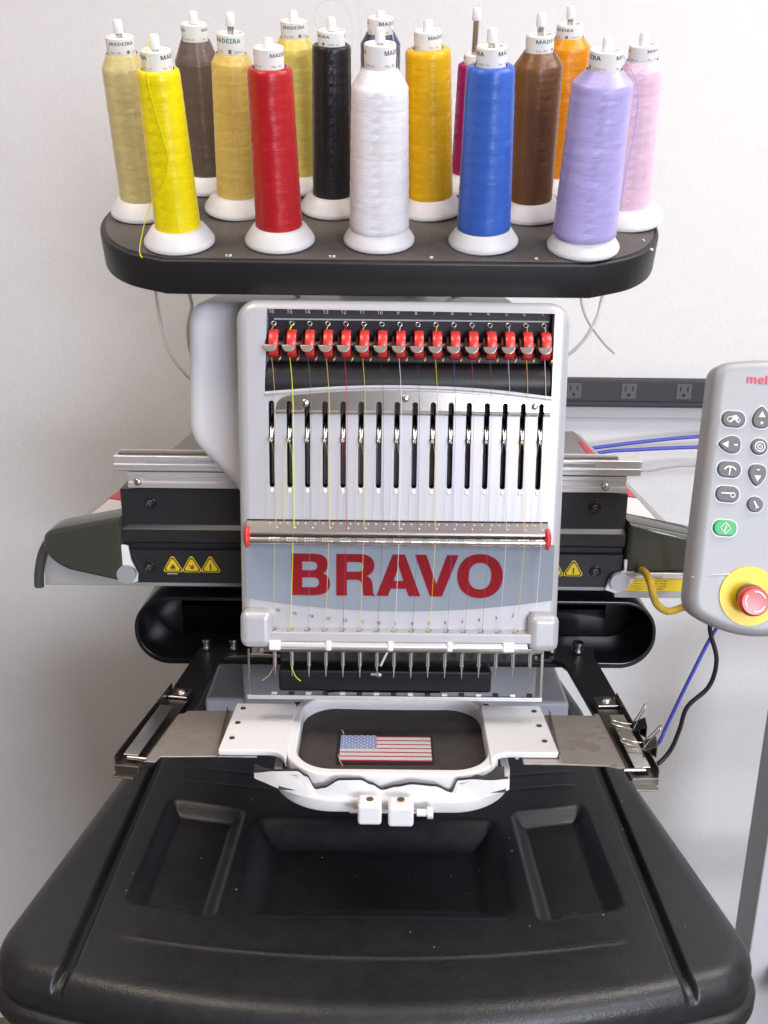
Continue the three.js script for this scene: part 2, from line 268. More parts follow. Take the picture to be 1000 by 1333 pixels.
  { seed = 77; const bits = []; for (let k = 0; k < 24; k++) { const x = (rnd() * 2 - 1) * 0.31, z = -0.02 + rnd() * 0.32, l = 0.0006 + rnd() * 0.0016; bits.push(new THREE.BoxGeometry(l, 0.0003, 0.00035 + rnd() * 0.0003).rotateY(rnd() * 3).translate(x, T + h(x, z) + 0.0003, z)); }
    const lint = part('lint', merge(bits), std(lin(0.55, 0.54, 0.5), 0.9), scene); lint.userData = { label: 'pale specks of lint and thread scraps scattered on the black table', category: 'lint', kind: 'stuff' }; }
  part('cabinet', boxAt(-0.30, 0.30, -0.23, 0.50, -0.30, 0.26, 0.02), M.blackPlastic, stand);
  for (const [x, z] of [[-0.26, 0.2], [0.26, 0.2], [-0.26, -0.26], [0.26, -0.26]]) part('foot', cyl(0.02, 0.03, 16), M.rubber, stand, [x, -0.245, z]);
}

// ------------------------------------------------------------------ the embroidery machine
const machine = thing('embroidery_machine', 'silver and black sixteen needle embroidery machine with large red lettering on its front', 'embroidery machine', [0, 0.8, 0]);
const MY = -0.8;   // parts below are written in world height
const mp = (name, geo, mat, parent = machine) => part(name, parent === machine ? geo.translate(0, MY, 0) : geo, mat, parent);

// --- rear housing, lid with labels, base
{
  const taper = (g, k0, k1) => { const p = g.attributes.position; for (let i = 0; i < p.count; i++) { const t = Math.max(0, -(p.getZ(i) + 0.02) / 0.54); p.setX(i, p.getX(i) * (1 - (p.getX(i) < 0 ? k0 : k1) * t)); } g.computeVertexNormals(); return g; };
  const s = new THREE.Shape(); s.moveTo(-0.392, 1.034); s.lineTo(0.372, 1.034); s.bezierCurveTo(0.372, 1.07, 0.362, 1.098, 0.345, 1.098); s.lineTo(-0.362, 1.098); s.bezierCurveTo(-0.382, 1.098, -0.392, 1.07, -0.392, 1.034);
  const g = ext(s, 0.56, 0.002, 2, 20); g.translate(0, 0, -0.02); const hous = mp('rear_housing', taper(crease(g, 0.5), 0.11, 0.04), M.greyPaint);
  part('rear_lid', taper(boxAt(-0.352, 0.338, 1.0985, 1.1035, -0.57, -0.05, 0.002).translate(0, MY, 0), 0.10, 0.03), M.lid, hous);
  const lab = (name, pts, m, y) => part(name, flat(ext(shp(pts.map(p => [p[0], -p[1]])), 0.0008)).translate(0, y + MY, 0), m, hous);
  lab('label', [[-0.350, -0.055], [-0.318, -0.055], [-0.314, -0.125], [-0.344, -0.138]], M.paperWhite, 1.1046);
  lab('label', [[-0.347, -0.143], [-0.314, -0.130], [-0.312, -0.22], [-0.338, -0.22]], M.labelRed, 1.1046).userData.label = 'red warning label';
  lab('label', [[0.305, -0.055], [0.333, -0.055], [0.332, -0.165], [0.302, -0.182]], M.paperWhite, 1.1046);
  lab('label', [[0.302, -0.188], [0.332, -0.171], [0.330, -0.30], [0.300, -0.30]], M.labelRed, 1.1046).userData.label = 'red warning label';
  lab('label', [[0.318, -0.40], [0.328, -0.38], [0.326, -0.49], [0.318, -0.49]], M.labelRed, 1.1046).userData.label = 'red warning label';
  mp('edge_rubber', tube([[-0.3975, 1.034, -0.016], [-0.396, 1.05, -0.016], [-0.388, 1.078, -0.016], [-0.375, 1.096, -0.016], [-0.355, 1.103, -0.02]], 0.0055, 24, 10).scale(1, 1, 1), M.rubber);
  // smoky end covers
  const cov = (sg) => {
    const up = sg < 0 ? 0.018 : 0, c = new THREE.Shape(), X = x => sg * x; c.moveTo(X(-0.29), 1.048 + up); c.lineTo(X(-0.352), 1.062 + up * 0.4); c.bezierCurveTo(X(-0.372), 1.07, X(-0.385), 1.085, X(-0.378), 1.104); c.bezierCurveTo(X(-0.374), 1.110, X(-0.366), 1.112, X(-0.355), 1.114); c.lineTo(X(-0.29), 1.127); c.closePath();
    return ext(c, 0.045, 0.006, 4, 20).translate(0, 0, 0.006);
  };
  const cl = mp('smoked_cover', cov(1).translate(0, 0.0, 0), M.smoke); cl.userData.label = 'smoked left end cover';
  const cr = mp('smoked_cover', cov(-1).translate(-0.012, 0.0, 0), M.smoke); cr.userData.label = 'smoked right end cover';
  for (const [sg, c] of [[-1, cl], [1, cr]]) {
    part('pulley', cylZ(0.016, 0.010, 28).translate(sg * 0.340, 1.086 + MY, -0.012), M.darkSteel, c);
    part('drive_belt', boxAt(sg > 0 ? 0.272 : -0.34, sg > 0 ? 0.33 : -0.29, 1.101, 1.104, -0.018, -0.008, 0.0005).translate(0, MY, 0), M.rubber, c);
    part('motor_block', boxAt(sg > 0 ? 0.29 : -0.325, sg > 0 ? 0.325 : -0.29, 1.068, 1.084, -0.015, -0.003, 0.002).translate(0, MY, 0), sg > 0 ? M.yellow : M.darkSteel, c);
  }
  mp('cover_strip', boxAt(0.276, 0.366, 1.0600, 1.0675, -0.012, 0.006, 0.001), M.plateSteel); mp('cover_base', boxAt(0.27, 0.366, 1.034, 1.0598, -0.0198, -0.0004, 0.001), M.greyPaint);
  const yl = mp('warning_strip', boxAt(0.280, 0.360, 1.0430, 1.0580, -0.0003, 0.0003, 0.0001), M.signYellow);
  for (let k = 0; k < 4; k++) part('print_line', word(['CAUTION  MOVING  PARTS  KEEP', 'HANDS  CLEAR  OF  THE  FRAME', 'DISCONNECT  POWER  BEFORE', 'SERVICE  OR  ADJUSTMENT'][k], 0.0019, 0.0002, fontR).translate(0.31, 1.0555 - k * 0.0034 + MY, 0.0003), M.ink, yl);
}
// --- cross beam and rails
{
  const prof = [[0, 1.047], [0, 1.086], [-0.004, 1.088], [-0.004, 1.0935], [0.001, 1.0955], [0.003, 1.098], [0.003, 1.112], [-0.002, 1.1165], [-0.002, 1.158], [-0.05, 1.158], [-0.05, 1.047]];
  const g = ext(shp(prof.map(([z, y]) => [-z, y])), 0.5665, 0.0009, 2, 2); g.rotateY(Math.PI / 2); g.translate(0.276, 0, 0);
  const b = mp('cross_beam', g, M.blackBeam);
  for (const [x, y, z] of [[-0.2577, 1.1425, -0.002], [0.2398, 1.1425, -0.002], [-0.2626, 1.0665, 0], [0.2458, 1.0665, 0]]) {
    const ring = new THREE.TorusGeometry(0.0056, 0.0012, 8, 28).translate(x, y + MY, z + 0.0004); part('bolt_hole', ring, M.blackGloss, b);
    part('bolt_head', cylZ(0.0046, 0.0016, 20).translate(x, y + MY, z + 0.0004), M.cavity, b); part('bolt_socket', new THREE.TorusGeometry(0.0022, 0.0006, 6, 6).translate(x, y + MY, z + 0.0013), M.darkSteel, b);
  }
  const r1 = mp('upper_rail', merge([boxAt(-0.2945, 0.287, 1.1795, 1.197, -0.03, 0.002, 0.0015), boxAt(-0.2945, 0.287, 1.1845, 1.188, 0.001, 0.0032, 0.0008)]), M.alu);
  part('rail_cap', boxAt(-0.29, 0.262, 1.1975, 1.1995, -0.012, -0.004, 0.0005).translate(0, MY, 0), M.darkSteel, r1);
  for (const sg of [-1, 1]) part('rail_slot', boxAt(sg < 0 ? -0.255 : 0.2, sg < 0 ? -0.17 : 0.236, 1.1895, 1.1935, 0.0005, 0.0026, 0.0006).translate(0, MY, 0), M.rail, r1);
  const pr = [[0, 1.1600], [0.0015, 1.1605], [0.0015, 1.1655], [-0.002, 1.1668], [-0.002, 1.172], [0.001, 1.1745], [0.001, 1.1785], [-0.03, 1.1785], [-0.03, 1.1600]];
  const g2 = ext(shp(pr.map(([z, y]) => [-z, y])), 0.552, 0, 1, 2); g2.rotateY(Math.PI / 2); g2.translate(0.272, 0, 0);
  const r2 = mp('lower_rail', g2, M.alu);
  for (const x of [-0.269, 0.249]) part('screw', new THREE.SphereGeometry(0.0042, 16, 10).scale(1, 1, 0.5).translate(x, 1.167 + MY, 0.002), M.steel, r2);
  // end latches
  for (const [x, y, sg] of [[-0.2885, 1.0605, -1], [0.2735, 1.0575, 1]]) {
    const s = new THREE.Shape(); s.absarc(0, 0, 0.0145, sg < 0 ? -0.25 * Math.PI : 0.1 * Math.PI, sg < 0 ? -1.1 * Math.PI : 1.25 * Math.PI, true); if (sg < 0) { s.lineTo(-0.008, 0.03); s.lineTo(0.002, 0.03); } s.closePath();
    const q = sg < 0 ? shp([[-0.014, -0.006], [-0.002, -0.0145], [0.012, -0.011], [0.013, -0.002], [0.006, 0.016], [0.004, 0.032], [-0.012, 0.036], [-0.016, 0.01]]) : shp([[-0.016, -0.012], [-0.004, -0.0165], [0.008, -0.012], [0.0155, -0.001], [0.0165, 0.022], [0.008, 0.026], [0.003, 0.024], [0.004, 0.012], [-0.012, 0.0]]);
    const p = mp('latch', ext(q, 0.004, 0.001, 2, 8).translate(x, y, 0.0045), M.whiteTube);
    part('latch_button', cylZ(0.0108, 0.006, 32).translate(x - sg * 0.001, y - 0.001 + MY, 0.0065), M.silverSatin, p);
  }
  // warning triangles
  const tri = r => { const s = new THREE.Shape(); for (let k = 0; k < 3; k++) { const a = Math.PI / 2 + k * 2 * Math.PI / 3, c = [Math.cos(a) * r * 0.78, Math.sin(a) * r * 0.78]; const q = r * 0.2; s[k ? 'absarc' : 'absarc'](c[0], c[1], q, a - Math.PI / 3, a + Math.PI / 3, false); } return s; };
  const sym = [
    merge([new THREE.BoxGeometry(0.006, 0.0012, 0.0003).rotateZ(0.9).translate(-0.0008, 0.0004, 0), new THREE.BoxGeometry(0.0042, 0.0022, 0.0003).rotateZ(0.3).translate(0.0006, -0.0012, 0), new THREE.BoxGeometry(0.004, 0.0009, 0.0003).rotateZ(-0.6).translate(0.001, 0.0008, 0), new THREE.BoxGeometry(0.007, 0.0009, 0.0003).translate(0, -0.0032, 0)]),
    merge([new THREE.BoxGeometry(0.0065, 0.0011, 0.0003).rotateZ(-0.75).translate(-0.0006, -0.0006, 0), new THREE.BoxGeometry(0.005, 0.0016, 0.0003).rotateZ(0.7).translate(0.001, -0.0012, 0), new THREE.BoxGeometry(0.003, 0.001, 0.0003).rotateZ(0.9).translate(0.0009, 0.0016, 0)]),
    merge([new THREE.BoxGeometry(0.0016, 0.0052, 0.0003).translate(0, 0.0008, 0), new THREE.CylinderGeometry(0.001, 0.001, 0.0003, 12).rotateX(Math.PI / 2).translate(0, -0.0032, 0)])];
  [[-0.236, 0], [-0.2145, 1], [-0.193, 2], [0.1985, 1], [0.2205, 2]].forEach(([x, k]) => {
    part('warning_border', ext(tri(0.0122), 0.0005, 0, 1, 6).translate(x, 1.0675 + MY, 0.0006), M.signYellow, b); part('warning_sign', ext(tri(0.0108), 0.0004, 0, 1, 6).translate(x, 1.0675 + MY, 0.0009), M.ink, b);
    part('warning_sign', ext(tri(0.0088), 0.0004, 0, 1, 6).translate(x, 1.0675 + MY, 0.0012), M.signYellow, b); part('warning_symbol', sym[k].clone().translate(x, 1.0675 + MY, 0.0013), M.ink, b);
  });
  part('small_print', boxAt(-0.243, -0.231, 1.0575, 1.059, 0.0002, 0.0006, 0.0001).translate(0, MY, 0), M.cableGrey, b);
}
// --- arm behind the needle case, lower black carriage, sewing arm
{
  const s = new THREE.Shape(); s.moveTo(-0.176, 1.366); s.bezierCurveTo(-0.19, 1.366, -0.196, 1.358, -0.198, 1.344); s.lineTo(-0.202, 1.248); s.bezierCurveTo(-0.2035, 1.226, -0.197, 1.216, -0.186, 1.204); s.bezierCurveTo(-0.172, 1.189, -0.160, 1.178, -0.150, 1.160); s.lineTo(-0.10, 1.12); s.lineTo(0.12, 1.12); s.lineTo(0.135, 1.366); s.closePath();
  mp('arm_cover', ext(s, 0.30, 0.012, 6, 24).translate(0, 0, 0.034), M.silverBack);
  mp('machine_arm', boxAt(-0.11, 0.12, 1.03, 1.36, -0.45, -0.10, 0.01), M.silverSatin);
  mp('tray_post', boxAt(-0.05, 0.05, 1.35, 1.40, -0.20, -0.10, 0.004), M.silverSatin);
  mp('carriage_link', boxAt(-0.12, 0.13, 1.0, 1.10, -0.05, 0.05, 0.003), M.cavity);
  const o = rrect(-0.289, 0.3265, 0.938, 1.024, 0.041), hole = rrect(-0.2845, 0.322, 0.945, 1.0195, 0.036, THREE.Path); o.holes.push(hole);
  const c = mp('lower_carriage', merge([ext(o, 0.075, 0.0012, 2, 20).translate(0, 0, -0.012), boxAt(-0.25, 0.285, 0.942, 1.02, -0.095, -0.088, 0.001), ext(rrect(-0.287, 0.3245, 0.94, 1.022, 0.039), 0.004).translate(0, 0, -0.088)]), M.blackGloss);
  for (const x of [-0.2085, -0.1757, 0.2075, 0.2396]) {
    part('carriage_bolt', merge([cyl(0.0075, 0.0018, 20).translate(x, 0.9525 + MY, -0.03), cyl(0.0052, 0.006, 6).translate(x, 0.956 + MY, -0.03)]), M.steel, c);
    part('bolt_cap', cyl(0.0062, 0.0034, 20).translate(x, 0.962 + MY, -0.03), M.steel, c);
  }
  mp('sewing_arm', boxAt(-0.172, 0.198, 0.805, 0.944, -0.24, -0.060, 0.006), M.greyBox);
  mp('sewing_arm_base', boxAt(-0.222, 0.243, 0.80, 0.862, -0.26, -0.066, 0.006), M.greyBox);
  mp('needle_bed', merge([boxAt(-0.108, 0.122, 0.958, 0.984, 0.03, 0.09, 0.003), boxAt(-0.06, 0.07, 0.90, 0.96, -0.06, 0.06, 0.004)]), M.blackMetal);
  mp('bed_strip', boxAt(-0.145, 0.175, 0.984, 0.9885, 0.03, 0.062, 0.001), M.darkSteel);
}
// --- hoop arms with steel clips
{
  const arm = (name, pts) => mp(name, flat(ext(shp(pts.map(p => [p[0], -p[1]])), 0.006, 0.001, 2)).translate(0, 0.950, 0), M.blackMetal);
  const la = arm('hoop_arm', [[-0.214, -0.045], [-0.13, -0.045], [-0.13, -0.014], [-0.176, -0.011], [-0.184, -0.006], [-0.189, 0.006], [-0.193, 0.10], [-0.214, 0.215], [-0.24, 0.236], [-0.247, 0.225], [-0.240, 0.19], [-0.218, -0.03]]);
  const ra = arm('hoop_arm', [[0.262, -0.045], [0.15, -0.045], [0.15, -0.014], [0.206, -0.010], [0.215, -0.002], [0.220, 0.01], [0.228, 0.11], [0.238, 0.232], [0.262, 0.236], [0.268, 0.225], [0.267, 0.19], [0.258, -0.02]]);
  const clip = (parent, sg, xb, xf, zb, zf, w) => {
    const len = zf - zb, ang = Math.atan2(xf - xb, len), L = len / Math.cos(ang), cx = (xb + xf) / 2, cz = (zb + zf) / 2;
    const put = g => g.rotateY(ang).translate(cx, 0.955 + MY, cz);
    const base = put(box(w, 0.0015, L, 0.0005)), side = put(box(0.0013, 0.011, L * 0.98, 0.0005).translate(sg * w / 2, 0.005, 0)), lip = put(box(w, 0.007, 0.0015, 0.0005).translate(0, -0.002, L / 2)), foot = put(box(w * 0.85, 0.0012, 0.012, 0.0004).translate(0, -0.0055, L / 2 + 0.004));
    const m = part('arm_clip', merge([base, side, lip, foot]), M.darkSteel, parent);
    part('clip_spring', put(box(w * 0.62, 0.0012, L * 0.62, 0.0005).rotateX(0.03).translate(0, 0.0075, L * 0.12)), M.steel, parent);
    part('clip_screw', merge([new THREE.SphereGeometry(0.0062, 18, 10).scale(1, 0.6, 1).translate(xb, 0.9585 + MY, zb + 0.006), put(box(w * 0.9, 0.002, 0.02, 0.001).translate(0, 0.003, -L / 2 + 0.008))]), M.steel, parent);
    part('clip_pin', put(cylX(0.0018, w * 0.8, 10).translate(-sg * w * 0.35, 0.0065, L / 2 - 0.006)), M.steel, parent);
    return m;
  };
  clip(la, -1, -0.212, -0.235, 0.088, 0.234, 0.024);
  clip(ra, 1, 0.243, 0.2485, 0.098, 0.246, 0.025);
}
// --- thread tray on top
const TRAY = new THREE.Group(); { TRAY.position.set(-0.0035, 1.4245, 0.0644); TRAY.rotation.x = 20 * R; TRAY.updateMatrix(); }
const trayM = g => g.applyMatrix4(TRAY.matrix);
const SPOOLS = [   // kind text, x, z on the tray, lean, r bottom, r top, shoulder, wind top, tube top, pin top, colour
  ['pale khaki yellow', -0.240, -0.074, 0.2, .0222, .0203, .138, .151, .165, .180, [.70, .58, .25], 'at the left end of the middle row'],
  ['neon yellow', -0.190, 0.005, 0, .0213, .0185, .148, .155, .170, .183, [.97, .80, 0], 'with a loose strand hanging in the front row'],
  ['grey brown', -0.187, -0.155, 0.6, .0218, .0220, .128, .147, .162, .174, [.155, .108, .085], 'at the left end of the back row'],
  ['straw yellow', -0.147, -0.085, 2.8, .0200, .0190, .141, .150, .167, .185, [.80, .58, .14], 'in the middle row left of the red one'],
  ['bright red', -0.095, -0.001, 0, .0221, .0195, .150, .156, .172, .180, [.52, .012, .018], 'in the front row'],
  ['pale gold', -0.087, -0.158, 0, .0205, .0203, .140, .150, .165, .175, [.82, .66, .14], 'in the back row behind the red one'],
  ['black', -0.049, -0.090, 1, .0203, .0182, .152, .157, .169, .181, [.013, .013, .017], 'in the middle row left of the white one'],
  ['white', 0.0, -0.004, 0, .0284, .0250, .140, .156, .175, .188, [.90, .89, .91], 'in the middle of the front row'],
  ['dark navy blue', -0.001, -0.161, 0, .0205, .0200, .144, .154, .168, .175, [.035, .04, .11], 'in the back row behind the white one'],
  ['golden yellow', 0.052, -0.089, -2.9, .0233, .0215, .149, .155, .170, .180, [.90, .50, .002], 'in the middle row right of the white one'],
  ['royal blue', 0.100, -0.003, -1.7, .0254, .0212, .152, .159, .174, .189, [.045, .14, .57], 'in the front row'],
  ['magenta', 0.094, -0.164, 0, .0172, .0160, .122, .126, .135, .178, [.42, .006, .13], 'short, under a bare steel pin in the back row'],
  ['chestnut brown', 0.154, -0.081, -2.5, .0215, .0230, .143, .155, .169, .188, [.20, .085, .03], 'in the middle row right of the royal blue one'],
  ['bright orange', 0.196, -0.162, -3.2, .0211, .0217, .143, .152, .164, .181, [.86, .30, .003], 'at the right end of the back row'],
  ['lavender purple', 0.194, 0.008, -1.1, .0297, .0260, .148, .159, .174, .185, [.50, .44, .82], 'at the right end of the front row'],
  ['pale pink', 0.253, -0.066, -4.8, .0204, .0195, .143, .152, .165, .176, [.90, .62, .74], 'at the right end of the middle row'],
];
{
  const s = new THREE.Shape(); s.moveTo(-0.2, -0.043); s.lineTo(0.2, -0.043); s.splineThru([[0.240, -0.0235], [0.266, 0.006], [0.2795, 0.048], [0.278, 0.092], [0.260, 0.136], [0.215, 0.18], [0.12, 0.207], [0, 0.213], [-0.12, 0.207], [-0.215, 0.18], [-0.260, 0.136], [-0.278, 0.092], [-0.2795, 0.048], [-0.266, 0.006], [-0.240, -0.0235], [-0.2, -0.043]].map(p => new THREE.Vector2(...p)));
  const b = mp('thread_tray', trayM(flat(ext(s, 0.034, 0.0025, 3, 48)).translate(0, -0.0005, 0)), M.blackMetal);
  const in_ = new THREE.Shape(s.getPoints(40).map(p => { const c = new THREE.Vector2(0, 0.085), d = p.clone().sub(c); return c.add(d.multiply(new THREE.Vector2(1 - 0.005 / 0.28, 1 - 0.005 / 0.128))); }));
  part('tray_mat', trayM(flat(ext(in_, 0.003, 0.0008, 2, 4)).translate(0, 0.0008, 0)).translate(0, MY, 0), M.trayTop, b);
  const mark = (t, x, z) => part('tray_number', trayM(word(t, 0.0048, 0.0003).rotateX(-Math.PI / 2).translate(x, 0.0009, z)).translate(0, MY, 0), M.iconWhite, b);
  mark('15', -0.140, 0.0335); mark('12', -0.0435, 0.033); mark('9', 0.0492, 0.033); mark('6', 0.147, 0.033); mark('4', 0.179, -0.002); mark('1', 0.257, -0.015); mark('3', 0.260, 0.008);
  const pinM = M.steel;
  for (const S of SPOOLS) {
    const q = g => trayM(g.rotateZ(-S[3] * R).translate(S[1], 0, S[2])).translate(0, MY, 0);
    const h = S[9]; part('spool_pin', q(cyl(0.0030, h - 0.006, 16).translate(0, (h - 0.006) / 2, 0)), pinM, b);
    part('pin_cap', q(lathe([[0, -0.009], [0.0042, -0.009], [0.0045, -0.008], [0.0042, 0.0005], [0.003, 0.002], [0, 0.0025]], 20).translate(0, h - 0.003, 0)), M.white, b);
  }
  // guide tubes hanging below the tray
  const t = (pts, r = 0.0022) => mp('thread_tube', tube(pts, r, 60, 10), M.tubePlastic);
  t([[-0.262, 1.42, -0.10], [-0.268, 1.37, -0.13], [-0.270, 1.334, -0.15], [-0.265, 1.302, -0.15], [-0.243, 1.264, -0.15], [-0.19, 1.22, -0.16]]);
  t([[-0.226, 1.42, -0.10], [-0.231, 1.365, -0.14], [-0.230, 1.345, -0.15], [-0.236, 1.322, -0.15], [-0.232, 1.28, -0.16], [-0.18, 1.25, -0.17]]);
  t([[0.230, 1.42, -0.10], [0.238, 1.36, -0.15], [0.247, 1.335, -0.15], [0.273, 1.303, -0.15], [0.284, 1.294, -0.15]]);
  t([[0.262, 1.42, -0.10], [0.263, 1.36, -0.15], [0.257, 1.332, -0.15], [0.229, 1.293, -0.15], [0.14, 1.26, -0.16]]);
  t([[0.07, 1.39, -0.05], [0.075, 1.37, -0.05], [0.10, 1.36, -0.06], [0.13, 1.352, -0.08]]);
  t([[-0.10, 1.39, -0.03], [-0.095, 1.372, -0.03], [-0.085, 1.362, -0.03], [-0.06, 1.356, -0.03]]);
  t([[0.02, 1.39, -0.03], [0.025, 1.372, -0.03], [0.04, 1.362, -0.03], [0.05, 1.35, -0.03]]);
}

// --- needle case: local frame on the slanted front (u to the right, s up the face, h out of it)
const nc = new THREE.Object3D(); nc.position.set(0.0236, 1.2418, 0.1283); nc.rotation.x = -7 * R; nc.updateMatrix();
const F = g => g.applyMatrix4(nc.matrix).translate(0, MY, 0);
const PITCH = 0.01702, U = i => (7.5 - i) * PITCH * -1 + 0.0003;   // i = 0 is the leftmost position (number 16)
const THREAD_COL = [[.62, .47, .2], [.75, .85, 0], [.22, .17, .14], [.78, .62, .1], [.5, .02, .05], [.74, .6, .14], [.02, .02, .02], [.8, .8, .8], [.03, .04, .12], [.85, .62, .02], [.06, .12, .5], [.5, .02, .2], [.2, .1, .04], [.6, .55, .8], [.85, .45, .02], [.85, .7, .75]];
{
  const slotG = [];
  for (let i = 0; i < 16; i++) slotG.push(ext(rrect(U(i) - 0.0026, U(i) + 0.0026, -0.0415, 0.0415, 0.0025), 0.03, 0, 1, 5).translate(0, 0, 0.012));
  const bay = new THREE.Shape(); bay.moveTo(-0.1335, 0.0475); bay.quadraticCurveTo(0, 0.0625, 0.1375, 0.0455); bay.lineTo(0.1375, 0.1245); bay.lineTo(-0.1305, 0.1265); bay.closePath();
  const uvless = g => { const k = g.clone(); return k; };
  const body = new Brush(ext(rrect(-0.160, 0.1535, -0.2, 0.1345, 0.020), 0.085, 0.0105, 6, 12)); body.updateMatrixWorld();
  const cut = new Brush(merge([...slotG, ext(bay, 0.062, 0, 1, 30).translate(0, 0, 0.01)])); cut.updateMatrixWorld();
  const ev = new Evaluator(); ev.useGroups = false; ev.attributes = ['position', 'normal', 'uv'];
  const res = ev.evaluate(body, cut, SUBTRACTION); const sg = res.geometry.clone(); sg.clearGroups(); 
  const shell = part('needle_case', F(flatCaps(crease(sg, 0.5))), M.silver, machine);
  const a = (name, g, m) => part(name, F(g), m, shell);
  // lips round the tension bay
  const lip = new THREE.CatmullRomCurve3([[-0.1335, 0.0475], [-0.06, 0.0535], [0, 0.0550], [0.07, 0.0525], [0.1375, 0.0455]].map(p => new THREE.Vector3(p[0], p[1] + 0.0004, -0.0005)));
  a('bay_lip', new THREE.TubeGeometry(lip, 40, 0.0022, 8), M.silver);
  // dark liner behind the slots, black tension panel in the bay
  a('slot_liner', boxAt(-0.14, 0.14, -0.045, 0.043, -0.034, -0.032, 0.0003), M.cavity);
  a('tension_panel', boxAt(-0.1325, 0.1365, 0.048, 0.1195, -0.034, -0.030, 0.0004), M.blackMetal);
  a('number_strip', boxAt(-0.1295, 0.1365, 0.1185, 0.1288, -0.0135, -0.0115, 0.0003), M.strip);
  a('strip_edge', boxAt(-0.1255, 0.1345, 0.1165, 0.1182, -0.0132, -0.0110, 0.0003), M.rail);
  a('panel_shelf', boxAt(-0.132, 0.1365, 0.1170, 0.1184, -0.034, -0.0135, 0.0002), M.blackMetal);
  a('sloping_panel', box(0.267, 0.024, 0.002, 0.0004).rotateX(0.25).translate(0.002, 0.1055, -0.0165), M.blackMetal);
  a('tension_axle', cylX(0.0033, 0.264).translate(0.002, 0.0945, -0.012), M.darkSteel);
  const roller = a('thread_roller', cylX(0.0175, 0.2675, 40).translate(0.002, 0.0600, -0.0165), M.blackMetal);
  const bd = lathe([[0.0105, -0.0043], [0.0128, -0.0043], [0.0135, -0.0032], [0.0135, 0.0032], [0.0128, 0.0043], [0.0105, 0.0043]], 40).rotateZ(Math.PI / 2);
  const hub = lathe([[0.0, -0.0036], [0.011, -0.0036], [0.011, 0.0036], [0, 0.0036]], 30).rotateZ(Math.PI / 2);
  const tabShape = new THREE.Shape(); tabShape.moveTo(-0.0062, 0); tabShape.absellipse(0, 0, 0.0062, 0.0066, Math.PI, 2 * Math.PI); tabShape.closePath();
  const tab = ext(tabShape, 0.0016, 0.0004, 2, 14).rotateX(-0.28);
  const washer = lathe([[0.002, -0.0012], [0.0075, -0.0012], [0.0085, 0], [0.0075, 0.0012], [0.002, 0.0012]], 24).rotateZ(Math.PI / 2);
  const eye = new THREE.TorusGeometry(0.0021, 0.0008, 8, 18);
  for (let i = 0; i < 16; i++) {
    const u = U(i) + 0.0012;
    const k = a('tension_knob', merge([bd.clone(), hub.clone()]).translate(u + 0.0015, 0.0945, -0.0085), M.knobRed);
    a('knob_tab', tab.clone().rotateY(-0.12).translate(u - 0.0008, 0.0935, 0.0085), M.guideSteel);
    a('knob_washer', washer.clone().translate(u - 0.0053, 0.0945, -0.007), M.darkSteel);
    a('thread_eyelet', eye.clone().rotateX(-0.3).translate(u + 0.0005, 0.1135, -0.0128), M.steel);
    a('check_spring', merge([wire([[u + 0.0078, 0.088, -0.008], [u + 0.0085, 0.083, -0.002], [u + 0.0068, 0.0795, 0.0005], [u + 0.0056, 0.0785, -0.002]], 0.0008), new THREE.SphereGeometry(0.0016, 10, 8).translate(u + 0.0072, 0.0805, -0.001)]), M.brass);
    a('case_number', word(String(16 - i), 0.0036, 0.0002, fontR).translate(u - 0.0014, 0.1245, -0.0115), M.iconWhite);
    { const sl = rrect(U(i) - 0.00255, U(i) + 0.00255, -0.04145, 0.04145, 0.00245); sl.holes.push(rrect(U(i) - 0.0021, U(i) + 0.0021, -0.041, 0.041, 0.002, THREE.Path)); a('slot_sleeve', ext(sl, 0.016, 0, 1, 5).translate(0, 0, -0.0008), M.cavity); }
    // take-up lever standing out of its slot
    const du = (7.5 - i) * 0.00005;
    a('take_up_lever', merge([wire([[u - 0.0012, 0.028, -0.016], [u - 0.0022, 0.018, -0.004], [u - 0.0014, 0.0065, 0.0045]], 0.0011), wire([[u - 0.0006, 0.026, -0.016], [u + 0.0006, 0.017, -0.003], [u - 0.0008, 0.006, 0.004]], 0.0009), new THREE.TorusGeometry(0.0014, 0.0009, 8, 14).rotateY(0.9).translate(u - 0.0014, 0.0045, 0.0046)]), M.steel);
    a('slot_glint', lathe([[0, 0.0006], [0.0012, 0.0006], [0.0019, 0], [0.0021, -0.001]], 14).rotateX(Math.PI / 2).scale(1, 1.5, 1).translate(U(i) - 0.0003, -0.0446, 0.0004), M.white);  // white bead painted in for the glint on the lower slot edge
    if (i > 1 && i % 3 === 2) a('slot_plate', boxAt(U(i) - 0.002, U(i) + 0.002, -0.036, -0.030, -0.030, -0.027, 0.0003), M.darkSteel);
  }
  for (const i of [11, 12, 13, 14, 15]) a('slot_plate', boxAt(U(i) - 0.0021, U(i) + 0.0021, -0.012 + (i - 11) * 0.001, -0.004 + (i - 11) * 0.001, -0.024, -0.021, 0.0003), M.darkSteel);
  // polished arched guide plate with a folded lip
  const ps = new THREE.Shape(); ps.moveTo(-0.1225, 0.0318); ps.lineTo(0.1365, 0.0318); ps.lineTo(0.1365, 0.0420); ps.quadraticCurveTo(0.01, 0.0592, -0.108, 0.0468); ps.quadraticCurveTo(-0.1225, 0.0455, -0.1225, 0.0318);
  const pB = new Brush(merge([ext(ps, 0.0014, 0.0003, 1, 30).rotateX(0).translate(0, 0, 0.0030), cylX(0.0024, 0.259, 12).translate(0.007, 0.0312, 0.0022)])); pB.updateMatrixWorld();
  const pCut = new Brush(merge(slotG.map(g => g.clone().translate(0, 0, 0.004)))); pCut.updateMatrixWorld();
  const pr = ev.evaluate(pB, pCut, SUBTRACTION).geometry.clone(); pr.clearGroups(); a('guide_plate', flatCaps(crease(pr, 0.5)), M.polished);
